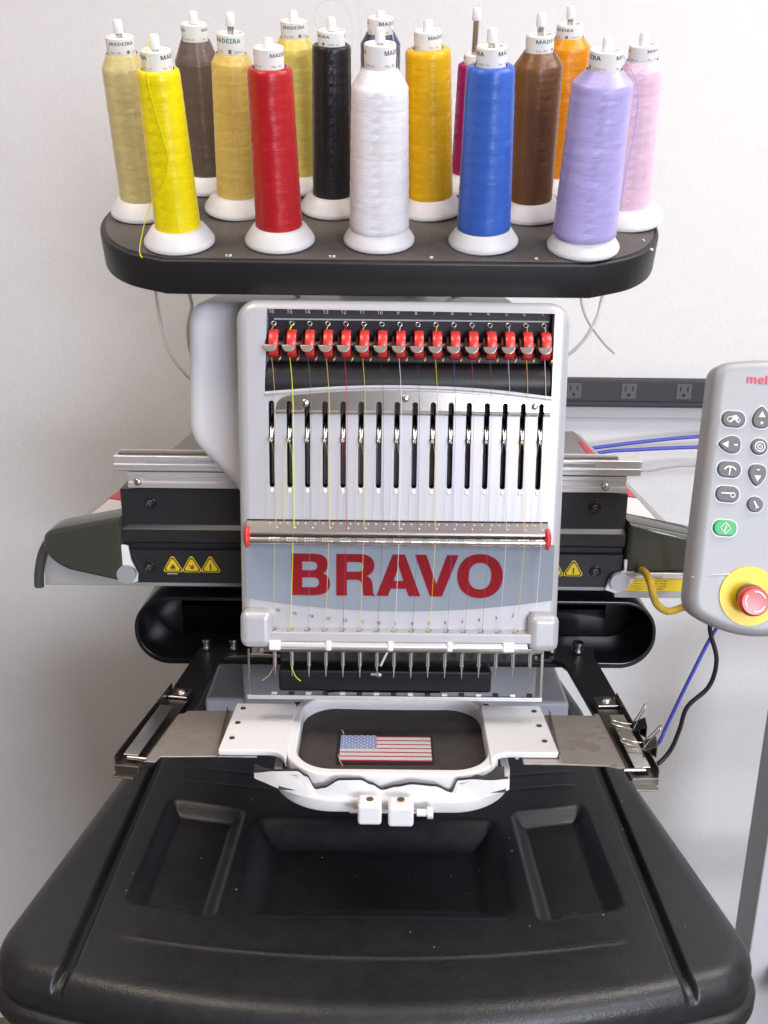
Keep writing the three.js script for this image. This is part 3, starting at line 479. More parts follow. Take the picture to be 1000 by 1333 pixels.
  for (const [u, s] of [[-0.0005, 0.0448], [0.1215, 0.0385], [-0.095, 0.0395]]) a('plate_screw', lathe([[0, 0.0012], [0.0026, 0.001], [0.0036, 0.0003], [0.0036, -0.001]], 20).rotateX(Math.PI / 2).translate(u, s, 0.0032), M.steel);
  // lower thread guide and rod
  a('guide_gap', boxAt(-0.152, 0.139, -0.0745, -0.0728, 0.0002, 0.0008, 0.0001), M.cavity);
  a('thread_guide', merge([box(0.2915, 0.0012, 0.0155, 0.0004).rotateX(0.55).translate(-0.0065, -0.0785, 0.0068), box(0.2915, 0.0022, 0.0012, 0.0004).translate(-0.0065, -0.0835, 0.0132)]), M.guideSteel);
  const bead = new THREE.SphereGeometry(0.0009, 10, 8).scale(1, 0.7, 1);
  for (let i = 0; i < 16; i++) { a('guide_eyelet', bead.clone().translate(U(i) - 0.002, -0.0758, 0.0040), M.white); a('guide_eyelet', bead.clone().translate(U(i) + 0.0055, -0.0790, 0.0092), M.white); if (i < 15) a('guide_eyelet', bead.clone().translate(U(i) + 0.0075, -0.0758, 0.0040), M.white); }
  a('guide_back', boxAt(-0.150, 0.139, -0.0875, -0.0805, 0.0004, 0.0022, 0.0003), M.plateSteel);
  a('guide_rod', cylX(0.0042, 0.285, 24).translate(-0.0075, -0.0912, 0.0110), M.steel);
  for (let i = 0; i < 16; i++) a('rod_sleeve', cylX(0.00445, PITCH * 0.62, 20).translate(U(i) + 0.003, -0.0911, 0.0110), M.polished);
  for (const [u, w] of [[-0.1505, 1], [0.1375, -1]]) {
    a('rod_end_cap', merge([new THREE.CapsuleGeometry(0.0078, 0.006, 6, 20).rotateX(0).scale(0.45, 1, 1).translate(u, -0.088, 0.0105), boxAt(Math.min(u, u + w * 0.014), Math.max(u, u + w * 0.014), -0.083, -0.079, 0.003, 0.009, 0.001)]), M.knobRed);
    a('cap_screw', new THREE.SphereGeometry(0.0026, 12, 8).translate(u + w * 0.017, -0.0835, 0.0085), M.steel);
  }
  // name panel and lettering
  const np = new THREE.Shape(); np.moveTo(-0.1545, -0.0955); np.lineTo(0.1465, -0.0955); np.lineTo(0.1465, -0.1512); np.quadraticCurveTo(-0.004, -0.1765, -0.1545, -0.1518); np.closePath();
  a('name_panel', ext(np, 0.0005, 0, 1, 30).translate(0, 0, 0.0005), M.namePlate);
  const poly = (S, pts) => { const q = new S(); pts.forEach((p, k) => { if (!k) q.moveTo(p[0], p[1]); else if (p.length === 2) q.lineTo(p[0], p[1]); else q.bezierCurveTo(...p); }); q.closePath(); return q; };
  const glyph = {
    B: [poly(THREE.Shape, [[0, 0], [0.52, 0], [0.80, 0, 0.91, 0.11, 0.91, 0.29], [0.91, 0.42, 0.84, 0.50, 0.74, 0.53], [0.82, 0.57, 0.86, 0.65, 0.86, 0.74], [0.86, 0.92, 0.74, 1, 0.52, 1], [0, 1]]),
      poly(THREE.Path, [[0.25, 0.60], [0.25, 0.81], [0.47, 0.81], [0.57, 0.81, 0.61, 0.77, 0.61, 0.705], [0.61, 0.64, 0.57, 0.60, 0.47, 0.60]]), poly(THREE.Path, [[0.25, 0.19], [0.25, 0.43], [0.49, 0.43], [0.60, 0.43, 0.65, 0.39, 0.65, 0.31], [0.65, 0.23, 0.60, 0.19, 0.49, 0.19]])],
    R: [poly(THREE.Shape, [[0, 0], [0.25, 0], [0.25, 0.385], [0.46, 0.385], [0.58, 0.385, 0.62, 0.33, 0.63, 0.20], [0.635, 0.10, 0.64, 0.04, 0.66, 0], [0.93, 0], [0.88, 0.04, 0.87, 0.12, 0.865, 0.22], [0.86, 0.36, 0.82, 0.44, 0.72, 0.48], [0.84, 0.52, 0.90, 0.61, 0.90, 0.72], [0.90, 0.90, 0.77, 1, 0.57, 1], [0, 1]]), poly(THREE.Path, [[0.25, 0.575], [0.25, 0.81], [0.50, 0.81], [0.60, 0.81, 0.65, 0.77, 0.65, 0.695], [0.65, 0.615, 0.60, 0.575, 0.50, 0.575]])],
    A: [poly(THREE.Shape, [[0, 0], [0.27, 0], [0.335, 0.18], [0.70, 0.18], [0.765, 0], [1.04, 0], [0.665, 1], [0.375, 1]]), poly(THREE.Path, [[0.40, 0.365], [0.518, 0.72], [0.636, 0.365]])],
    V: [poly(THREE.Shape, [[0, 1], [0.375, 0], [0.655, 0], [1.03, 1], [0.76, 1], [0.516, 0.285], [0.27, 1]])],
    O: [poly(THREE.Shape, [[0.54, -0.03], [0.86, -0.03, 1.08, 0.18, 1.08, 0.5], [1.08, 0.82, 0.86, 1.03, 0.54, 1.03], [0.22, 1.03, 0, 0.82, 0, 0.5], [0, 0.18, 0.22, -0.03, 0.54, -0.03]]), poly(THREE.Path, [[0.54, 0.18], [0.36, 0.18, 0.27, 0.31, 0.27, 0.5], [0.27, 0.69, 0.36, 0.82, 0.54, 0.82], [0.72, 0.82, 0.81, 0.69, 0.81, 0.5], [0.81, 0.31, 0.72, 0.18, 0.54, 0.18]])],
  };
  [['B', 0], ['R', 1.06], ['A', 2.02], ['V', 2.92], ['O', 3.93]].forEach(([c, x]) => { const [sh, ...holes] = glyph[c]; sh.holes = holes; a('letter', ext(sh, 0.012, 0, 1, 14).scale(0.0412, 0.0417, 0.04).translate(-0.1092 + x * 0.0412, -0.1482, 0.0012), M.red); });
  for (let i = 0; i < 16; i++) { const t = (i - 7.5) / 7.5; a('needle_number', word(String(16 - i), 0.0030, 0.0002, fontR).translate(U(i) + 0.0006 - t * 0.0035, -0.1765 + 0.0125 * t * t, 0.0004), M.ink); }
  // foot of the case: corner bosses, ledge, rod
  a('corner_boss', box(0.032, 0.038, 0.022, 0.0085).translate(-0.1432, -0.1805, 0.004), M.silver); a('corner_boss', box(0.030, 0.038, 0.022, 0.0085).translate(0.1378, -0.1818, 0.004), M.silver);
  a('ledge', boxAt(-0.137, 0.134, -0.1925, -0.1825, -0.004, 0.0125, 0.0015), M.silver);
  a('foot_rod', cylX(0.0042, 0.25, 24).translate(-0.003, -0.1965, 0.0105), M.alu);
  for (const u of [-0.125, -0.0725, -0.012, 0.046, 0.1035]) a('rod_clip', box(u > -0.1 && u < 0.1 ? 0.006 : 0.012, 0.0098, 0.0118, 0.002).translate(u, -0.1958, 0.0098), M.white);
  for (let i = 0; i < 16; i++) a('ledge_hook', merge([wire([[U(i) - 0.003, -0.1822, 0.007], [U(i) - 0.0008, -0.1830, 0.0105], [U(i) + 0.0026, -0.1808, 0.005]], 0.00055)]), M.darkSteel);
  a('case_bottom', boxAt(-0.14, 0.14, -0.2065, -0.1995, -0.05, 0.003, 0.002), M.darkSteel);
  a('presser_bar', boxAt(-0.125, 0.137, -0.2265, -0.2065, -0.040, -0.024, 0.004), M.blackMetal);
  // needles
  for (let i = 0; i < 16; i++) {
    const u = U(i) - (i - 7.5) * 0.00008; const long = 0.0285 + 0.0012 * ((i * 7) % 3) * 0.4;
    a('needle', merge([cyl(0.0020, 0.020, 12).translate(u, -0.2115, -0.002), cyl(0.0004, long - 0.018 + 0.002, 10, 0.0013).translate(u, -0.2215 - (long - 0.018) / 2, -0.002)]), M.needleSteel);
    a('needle_clamp', merge([cyl(0.0026, 0.0036, 14).translate(u, -0.2052, -0.002), cylZ(0.0012, 0.004, 10).translate(u + 0.0012, -0.2052, 0.001)]), M.darkSteel);
  }
  a('presser_blade', box(0.0022, 0.019, 0.001, 0.0003).rotateZ(-0.42).translate(-0.0175, -0.2115, 0.002), M.alu); a('presser_screw', merge([cylX(0.0018, 0.010, 10).translate(-0.026, -0.2292, 0), new THREE.SphereGeometry(0.0028, 10, 8).translate(-0.0225, -0.2295, 0.001)]), M.steel);
  // wire frame hung below the needles
  a('guard_bracket', boxAt(-0.149, -0.1375, -0.2085, -0.2015, 0.0, 0.004, 0.0006), M.steel); a('guard_screw', new THREE.SphereGeometry(0.0022, 12, 8).translate(-0.1415, -0.205, 0.0045), M.darkSteel);
  a('guard_post', boxAt(-0.1535, -0.1515, -0.255, -0.2035, 0.0, 0.0022, 0.0004), M.steel); a('guard_post', boxAt(0.1375, 0.1405, -0.255, -0.2005, 0.0, 0.0026, 0.0006), M.steel);
  a('guard_bar', merge([boxAt(-0.1545, 0.1405, -0.2555, -0.2515, 0.0, 0.0035, 0.0004), boxAt(-0.1545, 0.1405, -0.2545, -0.2535, -0.006, 0.0, 0.0003)]), M.alu);
  for (let i = 0; i < 16; i++) a('guard_notch', boxAt(U(i) - 0.0028, U(i) + 0.0028, -0.2510, -0.2482, -0.0005, 0.0026, 0.0003), i % 2 ? M.cavity : M.alu);
  // the sixteen threads run down the face
  const tm = THREAD_COL.map(c => std(lin(...c), 0.55));
  for (let i = 0; i < 16; i++) {
    const u = U(i) + 0.0042, w = Math.sin(i * 2.4) * 0.0006, r = i === 1 ? 0.00034 : [0, 3, 4, 5, 7, 9, 13, 14, 15].includes(i) ? 0.00022 : 0.00015;
    const st = (pts, k) => a('thread', wire(pts, r * k, 5), tm[i]);
    st([[u - 0.0015, 0.1125, -0.0115], [u - 0.003, 0.1075, 0.0025]], 1.8);
    st([[u - 0.003, 0.082, 0.003], [u - 0.001, 0.060, 0.0018], [u, 0.033, 0.0055], [u + w, -0.0760, 0.0075], [u - 0.0005 + w, -0.0915, 0.0156], [u - 0.0035, -0.182, 0.0105], [U(i) - (i - 7.5) * 0.00008 + 0.0006, -0.205, 0.001]], 1);
    st([[U(i) - 0.0016, 0.004, 0.0058], [U(i) - 0.0040, -0.012, 0.0052], [U(i) - 0.0050 - w, -0.0758, 0.0045]], 0.6);
    st([[U(i) + 0.0002, 0.004, 0.0058], [U(i) + 0.0030, -0.008, 0.0052], [U(i) + 0.0034 + w, -0.0758, 0.0055]], 0.6);
  }
  a('thread_tail', wire([[U(1), -0.222, 0], [U(1) + 0.004, -0.2315, 0.003], [U(1) + 0.0095, -0.236, 0.004]], 0.0004, 5), tm[1]); a('thread_tail', wire([[U(0), -0.222, 0], [U(0) - 0.005, -0.231, 0.003], [U(0) - 0.012, -0.236, 0.004]], 0.0003, 5), tm[0]);
}

// ------------------------------------------------------------------ thread spools
{
  const label = (bold, tint) => canvasTex(512, 128, (x, w, h) => {
    x.fillStyle = '#f4f2ee'; x.fillRect(0, 0, w, h);
    for (let k = 0; k < 2; k++) { const o = k * 256; x.fillStyle = tint; x.font = bold ? 'bold 40px sans-serif' : 'bold 34px sans-serif'; x.fillText('MADEIRA', o + 24, 44); x.fillStyle = '#77777a'; x.font = '22px sans-serif'; x.fillText('No. 40', o + 30, 108); x.fillRect(o + 128, 84, 18, 26); x.fillText('5000 m', o + 160, 108); }
  });
  const tubeMats = [label(true, '#16161a'), label(false, '#4a4648'), label(true, '#1d6b45')].map(t => std(0xffffff, 0.55, 0, { map: t }));
  tubeMats.forEach(m => { m.color = lin(0.85, 0.85, 0.84); });
  const baseG = lathe([[0.0, 0.001], [0.0318, 0.001], [0.0332, 0.0022], [0.0335, 0.0045], [0.0328, 0.0062], [0.0255, 0.0165], [0.0235, 0.0178], [0.0, 0.0178]], 64);
  SPOOLS.forEach((S, n) => {
    const [kind, x, z, lean, rb, rt, sh, wt, tt, , col, where] = S;
    const t = thing('thread_spool', `${kind} thread spool ${where}`, 'thread spool', [0, 0, 0], 'thread spools on the tray');
    const p = new THREE.Vector3(x, 0.0004, z).applyMatrix4(TRAY.matrix); t.position.copy(p); t.rotation.set(20 * R, 0, -lean * R, 'XYZ');
    const wide = Math.max(1, rb / 0.0255); part('cone_base', wide > 1 ? baseG.clone().scale(1.02, 1, 1.02) : baseG, M.coneWhite, t);
    const tr = tt - wt < 0.012 ? 0.0105 : n === 7 || n === 14 ? 0.0138 : 0.0130;
    // wound body: own uv so the winding keeps its real size
    const pts = []; const y0 = 0.0155; pts.push([rb * 0.93, y0], [rb, y0 + 0.0012]); for (let k = 1; k <= 30; k++) { const f = k / 30, yy = y0 + 0.0012 + (sh - y0 - 0.0012) * f; pts.push([rb + (rt - rb) * f + 0.00012 * Math.sin(k * 2.1 + n), yy]); }
    const steep = wt - sh; for (let k = 1; k <= 6; k++) { const f = k / 6; pts.push([rt + (tr + 0.0012 - rt) * (steep > 0.009 ? f : 1 - Math.sqrt(Math.max(0, 1 - f * f))), sh + steep * (steep > 0.009 ? f : Math.sin(f * Math.PI / 2))]); }
    const g = new THREE.LatheGeometry(pts.map(q => new THREE.Vector2(...q)), 72), P = g.attributes.position, uv = g.attributes.uv; for (let i = 0; i < P.count; i++) uv.setY(i, P.getY(i) / 0.16);
    g.rotateY(n * 1.35 + 0.4);
    part('wound_thread', g, phys(lin(...col), 0.34, 0, { map: windSheenTone, normalMap: windNormal, anisotropy: 0.55, anisotropyRotation: Math.PI / 2, sheen: 0.12, sheenRoughness: 0.4, sheenColor: lin(...col.map(c => Math.min(1, c * 0.6 + 0.25))) }), t);
    const tg = lathe([[tr, wt - 0.012], [tr, tt - 0.0008], [tr - 0.0008, tt], [tr - 0.003, tt], [tr - 0.004, tt - 0.0012], [0.004, tt - 0.004]], 40);
    const tp = tg.attributes.position, tu = tg.attributes.uv; for (let i = 0; i < tp.count; i++) tu.setY(i, (tp.getY(i) - wt + 0.001) / (tt - wt)); tg.rotateY([2.2, 3.3, 0.4, 1.5, 3.0, 2.0, 0.9, 3.1, 2.7, 2.8, 3.2, 0, 2.4, 1.1, 3.3, 2.9][n]);
    part('spool_tube', tg, tubeMats[n === 3 || n === 12 ? 2 : n === 1 || n === 14 || n === 10 || n === 8 ? 0 : 1], t);
    if (n === 1) part('loose_thread', tube([[-0.002, 0.181, 0.006], [-0.004, 0.168, 0.0145], [-0.005, 0.150, 0.0205], [0.001, 0.11, 0.023], [0.004, 0.085, 0.0235], [-0.004, 0.062, 0.0245], [-0.018, 0.044, 0.022], [-0.028, 0.02, 0.024], [-0.031, 0.004, 0.0335], [-0.0275, 0.001, 0.039], [-0.030, 0.006, 0.037]], 0.00042, 90, 6), std(lin(0.72, 0.72, 0), 0.5), t);
    if (n === 14) part('loose_thread', tube([[0.012, 0.172, 0.004], [0.021, 0.160, 0.008], [0.029, 0.145, 0.008], [0.032, 0.11, 0.006], [0.0295, 0.07, 0.006], [0.0298, 0.04, 0.006]], 0.0005, 60, 6), std(lin(...col), 0.5), t);
    if (n === 6) part('loose_thread', tube([[-0.006, 0.169, 0.012], [-0.016, 0.178, 0.006], [-0.008, 0.192, 0.002], [0.012, 0.190, 0.002], [0.020, 0.172, 0.004], [0.0185, 0.150, 0.006]], 0.00013, 60, 6), std(lin(0.42, 0.41, 0.4), 0.6), t);
    if (n === 8) part('loose_thread', tube([[-0.010, 0.168, 0.010], [-0.022, 0.182, 0.004], [-0.020, 0.160, 0.006], [-0.0195, 0.145, 0.008]], 0.00013, 50, 6), std(lin(0.42, 0.42, 0.44), 0.6), t);
    if (n === 8) part('loose_thread', tube([[0.010, 0.163, 0.0105], [0.013, 0.150, 0.0145], [0.0165, 0.135, 0.0145], [0.0175, 0.11, 0.013]], 0.0005, 40, 6), std(lin(0.6, 0.6, 0.7), 0.5), t);
  });
}

// ------------------------------------------------------------------ the hoop with its stretched fabric
{
  const hoop = thing('embroidery_hoop', 'white plastic embroidery hoop on two steel plates, clamped at the front', 'embroidery hoop', [0.0145, 0.94, 0.171]);
  const ring = (hx, z0, z1, r, w, h, bev) => { const s = rrect(-hx - w, hx + w, -z1 - w, -z0 + w, r + w); s.holes.push(rrect(-hx, hx, -z1, -z0, r, THREE.Path)); return flat(ext(s, h, bev, 3, 16)); };
  part('inner_ring', ring(0.0925, -0.070, 0.068, 0.036, 0.010, 0.0185, 0.0022).translate(0, 0.0195, 0), M.white, hoop);
  part('outer_ring', ring(0.1042, -0.081, 0.0800, 0.050, 0.0105, 0.0145, 0.003).translate(0, 0.0010, 0), M.hoopShaded, hoop);  // outer ring coloured greyer than the white rim to paint in its shade
  const plateL = new THREE.Shape(); plateL.moveTo(-0.160, 0.0485); plateL.lineTo(-0.1005, 0.0485); plateL.lineTo(-0.1005, -0.062); plateL.bezierCurveTo(-0.104, -0.046, -0.112, -0.0425, -0.122, -0.0425); plateL.lineTo(-0.164, -0.0425); plateL.quadraticCurveTo(-0.1675, -0.0425, -0.167, -0.039); plateL.lineTo(-0.163, 0.0455); plateL.quadraticCurveTo(-0.1625, 0.0485, -0.160, 0.0485);
  const pg = flat(ext(plateL, 0.006, 0.0012, 3)).translate(0, 0.0215, 0);
  part('side_plate', pg, M.white, hoop); const pr = pg.clone().scale(-1, 1, 1); { const ix = pr.attributes; for (const k of ['position', 'normal', 'uv']) { const A = ix[k], n = A.itemSize, ar = A.array; for (let i = 0; i < A.count; i += 3) for (let q = 0; q < n; q++) { const t = ar[(i + 1) * n + q]; ar[(i + 1) * n + q] = ar[(i + 2) * n + q]; ar[(i + 2) * n + q] = t; } } }
  part('side_plate', pr.translate(-0.0075, 0, -0.001), M.white, hoop);
  for (const s of [-1, 1]) for (let k = 0; k < 3; k++) part('plate_screw', merge([new THREE.TorusGeometry(0.0023, 0.0006, 6, 18).rotateX(Math.PI / 2), cyl(0.0018, 0.0006, 14)]).translate(s < 0 ? -0.1545 - k * 0.0012 : 0.1475 + k * 0.0008, 0.0217, -0.037 + k * 0.029), M.darkSteel, hoop);
  // steel plates
  const st = pts => flat(ext(shp(pts.map(p => [p[0], -p[1]])), 0.0016, 0.0004, 1, 4, 14));
  part('steel_plate', st([[-0.165, -0.045], [-0.214, -0.043], [-0.216, -0.038], [-0.224, -0.036], [-0.252, 0.052], [-0.225, 0.053], [-0.222, 0.044], [-0.170, 0.0425], [-0.164, 0.0425], [-0.130, 0.043], [-0.130, -0.045]]).translate(0, 0.0148, 0), M.plateSteel, hoop);
  part('steel_plate', st([[0.155, -0.042], [0.211, -0.042], [0.212, -0.046], [0.222, -0.046], [0.2345, 0.052], [0.214, 0.056], [0.205, 0.052], [0.160, 0.050], [0.125, 0.050], [0.125, -0.042]]).translate(0, 0.0148, 0), M.plateSteel, hoop);
  for (const s of [-1, 1]) part('plate_fold', box(0.0012, 0.006, 0.088, 0.0004).rotateY(s * -0.05).translate(s < 0 ? -0.1695 : 0.1625, 0.0165, 0.0005), M.steel, hoop);
  // clamp
  part('clamp_block', box(0.0215, 0.021, 0.018, 0.003).translate(-0.0205, -0.002, 0.1015), M.white, hoop); part('clamp_block', box(0.023, 0.021, 0.018, 0.003).translate(0.0075, -0.003, 0.1025), M.white, hoop);
  for (const x of [-0.0205, 0.0075]) part('clamp_insert', cyl(0.0034, 0.0012, 18).translate(x, 0.0082, 0.1005), M.brass, hoop);
  part('clamp_screw', cylX(0.0022, 0.072, 14).translate(-0.003, -0.0025, 0.1035), M.steel, hoop); part('screw_knob', merge([cylX(0.0056, 0.0052, 6), cylX(0.0034, 0.012, 16).translate(-0.006, 0, 0)]).translate(0.034, -0.003, 0.1035), M.white, hoop);

  const fab = thing('stretched_fabric', 'black cloth with white backing stretched in the hoop, its front edge sticking out wavy', 'fabric', [0.0145, 0.944, 0.171]);
  const fs = rrect(-0.1055, 0.1055, -0.081, 0.083, 0.046), fg = new THREE.PlaneGeometry(0.211, 0.164, 80, 60).rotateX(-Math.PI / 2).translate(0, 0, -0.001);
  { const p = fg.attributes.position, uv = fg.attributes.uv; for (let i = 0; i < p.count; i++) { const x = p.getX(i), z = p.getZ(i); p.setY(i, 0.0006 * Math.sin(x * 38 + z * 20) + 0.0009 * (n16((x + 0.2) * 40, (z + 0.2) * 40) - 0.5) - 0.003 * (1 - (x / 0.105) ** 2) * (1 - (z / 0.08) ** 2)); uv.setXY(i, x * 6, z * 6); } fg.computeVertexNormals(); }
  part('cloth', fg, M.fabric, fab);
  // wavy free edge of backing and cloth, pinched up between the two rings (world x, top height at z = 0.262)
  const EDGE = [[-0.116, 0.9680], [-0.095, 0.9700], [-0.074, 0.9705], [-0.065, 0.965], [-0.056, 0.9515], [-0.049, 0.953], [-0.033, 0.9615], [-0.015, 0.9618], [-0.005, 0.957], [0.005, 0.9515], [0.018, 0.955], [0.032, 0.9578], [0.053, 0.956], [0.069, 0.9495], [0.0745, 0.9625], [0.088, 0.9638], [0.105, 0.9630], [0.1235, 0.9645]];
  const topY = x => { let k = 1; while (k < EDGE.length - 1 && EDGE[k][0] < x) k++; const [a, ya] = EDGE[k - 1], [b, yb] = EDGE[k], t = Math.max(0, Math.min(1, (x - a) / (b - a))), q = t * t * (3 - 2 * t); return ya + (yb - ya) * q; };
  const baseZ = x => { const d = Math.max(0, Math.abs(x - 0.0145) - 0.055); return 0.2515 - 4.6 * d * d; };
  const flap = (name, mat, up, back, x0, x1) => {
    const NX = 220, NZ = 10, g = new THREE.PlaneGeometry(1, 1, NX, NZ), p = g.attributes.position, uv = g.attributes.uv;
    for (let j = 0; j <= NZ; j++) for (let i = 0; i <= NX; i++) {
      const k = j * (NX + 1) + i, t = i / NX, f = 1 - j / NZ, x = x0 + (x1 - x0) * t, zb = baseZ(x) + 0.006 - back, zt = zb - 0.001 - 0.002 * Math.cos(x * 90), yt = topY(x) - 0.64 * (0.262 - zt) + up, yb = 0.9385 + 0.004 * Math.min(1, Math.max(0, Math.abs(x - 0.0145) - 0.08) / 0.04);
      const b = f * f * (3 - 2 * f) * 0.5 + f * 0.5; p.setXYZ(k, x - 0.0145, yb + (yt - yb) * f - 0.944, zb + (zt - zb) * b - 0.171); uv.setXY(k, x * 6, f * 0.12);
    }
    g.computeVertexNormals(); return part(name, g, mat, fab);
  };
  flap('backing_sheet', M.paperWhite, 0, 0, -0.116, 0.1235).userData.label = 'white backing edge'; flap('cloth_edge', M.fabric, 0.0026, 0.0014, -0.117, 0.122);
  { // cloth lying out at the right end and a little at the left
    const wing = (A, B) => { const NX = 24, NZ = 8, g = new THREE.PlaneGeometry(1, 1, NX, NZ), p = g.attributes.position, uv = g.attributes.uv, ca = new THREE.CatmullRomCurve3(A.map(V)), cb = new THREE.CatmullRomCurve3(B.map(V)); for (let j = 0; j <= NZ; j++) for (let i = 0; i <= NX; i++) { const q = ca.getPoint(i / NX).lerp(cb.getPoint(i / NX), j / NZ), k = j * (NX + 1) + i; p.setXYZ(k, q.x - 0.0145, q.y - 0.944 + 0.0006 * Math.sin(i * 0.9 + j), q.z - 0.171); uv.setXY(k, q.x * 6, q.z * 6); } g.computeVertexNormals(); part('cloth_edge', g, M.fabric, fab); };
    wing([[0.070, 0.948, 0.240], [0.088, 0.9555, 0.236], [0.102, 0.953, 0.224], [0.121, 0.951, 0.221]], [[0.076, 0.9545, 0.2560], [0.0875, 0.9580, 0.2545], [0.104, 0.9525, 0.2440], [0.1205, 0.9475, 0.2315]]);
    wing([[-0.117, 0.952, 0.222], [-0.095, 0.9535, 0.236], [-0.072, 0.954, 0.246]], [[-0.116, 0.9480, 0.2270], [-0.095, 0.9540, 0.2410], [-0.073, 0.9590, 0.2520]]);
  }
  part('backing_scrap', box(0.003, 0.0012, 0.014, 0.0003).rotateY(-0.5).translate(0.123, 0.009, 0.033), M.paperWhite, fab);
  // embroidered flag
  const FW = 0.091, FH = 0.0475, fx = -0.0065, fz = 0.009, y = 0.0012, canW = FW * 0.40, canH = FH * 7 / 13;
  part('satin_border', box(FW + 0.0045, 0.0012, FH + 0.0032, 0.0005).translate(fx, y - 0.0024, fz), M.stitchBlack, fab);
  for (let k = 0; k < 13; k++) {
    const red = k % 2 === 0, hgt = FH / 13 * (red ? 0.58 : 1.42), zz = fz - FH / 2 + FH / 13 * (k + 0.5), top = k < 7, w = top ? FW - canW : FW, cx = top ? fx + canW / 2 : fx;
    part('stripe', box(w, red ? 0.0012 : 0.0016, hgt, 0.0006, 60).translate(cx, y - 0.0012, zz), red ? M.stitchRed : M.stitchWhite, fab);
  }
  part('canton', box(canW, 0.0018, canH, 0.0007, 60).translate(fx - FW / 2 + canW / 2, y - 0.0011, fz - FH / 2 + canH / 2), M.stitchBlue, fab);
  const stars = []; for (let r = 0; r < 9; r++) for (let c = 0; c < (r % 2 ? 5 : 6); c++) stars.push(new THREE.CylinderGeometry(0.0009, 0.0011, 0.0006, 5).translate(fx - FW / 2 + canW * ((c + (r % 2 ? 1 : 0.5)) / 6), y + 0.0000, fz - FH / 2 + canH * ((r + 0.7) / 9.4)));
  const sm = part('star_field', merge(stars), M.stitchWhite, fab); sm.userData.kind = 'stuff';
  part('loose_thread', merge([wire([[fx - FW / 2 + 0.003, y + 0.001, fz - FH / 2], [fx - FW / 2 + 0.001, y + 0.003, fz - FH / 2 - 0.004]], 0.0004), wire([[fx - FW / 2 - 0.001, y, fz + 0.014], [fx - FW / 2 + 0.002, y + 0.002, fz + 0.03], [fx - FW / 2 + 0.005, y + 0.004, fz + 0.04]], 0.0004)]), M.stitchWhite, fab);
}

// ------------------------------------------------------------------ binder clips on the right arm
function binder(label, pos, ang, mat, handleLean) {
  const t = thing('binder_clip', label, 'binder clip', pos, 'binder clips on the right hoop arm'); t.rotation.y = ang; t.scale.setScalar(0.86);
  part('clip_body', merge([ext(shp([[0, 0], [0.013, 0.0075], [0.013, 0.0062], [0.0016, 0.0]]), 0.021).translate(0, 0, 0.0105), ext(shp([[0, 0], [0.0016, 0], [0.013, -0.0062], [0.013, -0.0075]]), 0.021).translate(0, 0, 0.0105), boxAt(0.0124, 0.0136, -0.0075, 0.0075, -0.0105, 0.0105, 0.0004), cyl(0.0013, 0.021, 10).rotateX(Math.PI / 2)]), mat, t);
  for (const s of [1]) { const h = tube([[0.000, 0.0015 * s, -0.007], [0.008, 0.008 * s, -0.0045], [0.017, 0.015 * s, -0.004], [0.0215, 0.019 * s, -0.0042], [0.024, 0.0215 * s, 0], [0.0215, 0.019 * s, 0.0042], [0.017, 0.015 * s, 0.004], [0.008, 0.008 * s, 0.0045], [0.000, 0.0015 * s, 0.007]], 0.0007, 60, 8); part('clip_handle', h.rotateZ(handleLean), M.steel, t); }
  part('clip_handle', tube([[0.000, -0.001, -0.007], [-0.012, 0.001, -0.0045], [-0.023, 0.003, -0.0042], [-0.026, 0.0033, 0], [-0.023, 0.003, 0.0042], [-0.012, 0.001, 0.0045], [0.000, -0.001, 0.007]], 0.0007, 50, 8), M.steel, t);
}
binder('black binder clip on the right hoop arm, the upper of two', [0.256, 0.966, 0.170], -0.15, M.blackGloss, 0.5);
binder('dark metallic binder clip nearer the front end of the right hoop arm', [0.257, 0.966, 0.205], -0.2, M.darkSteel, 0.3);

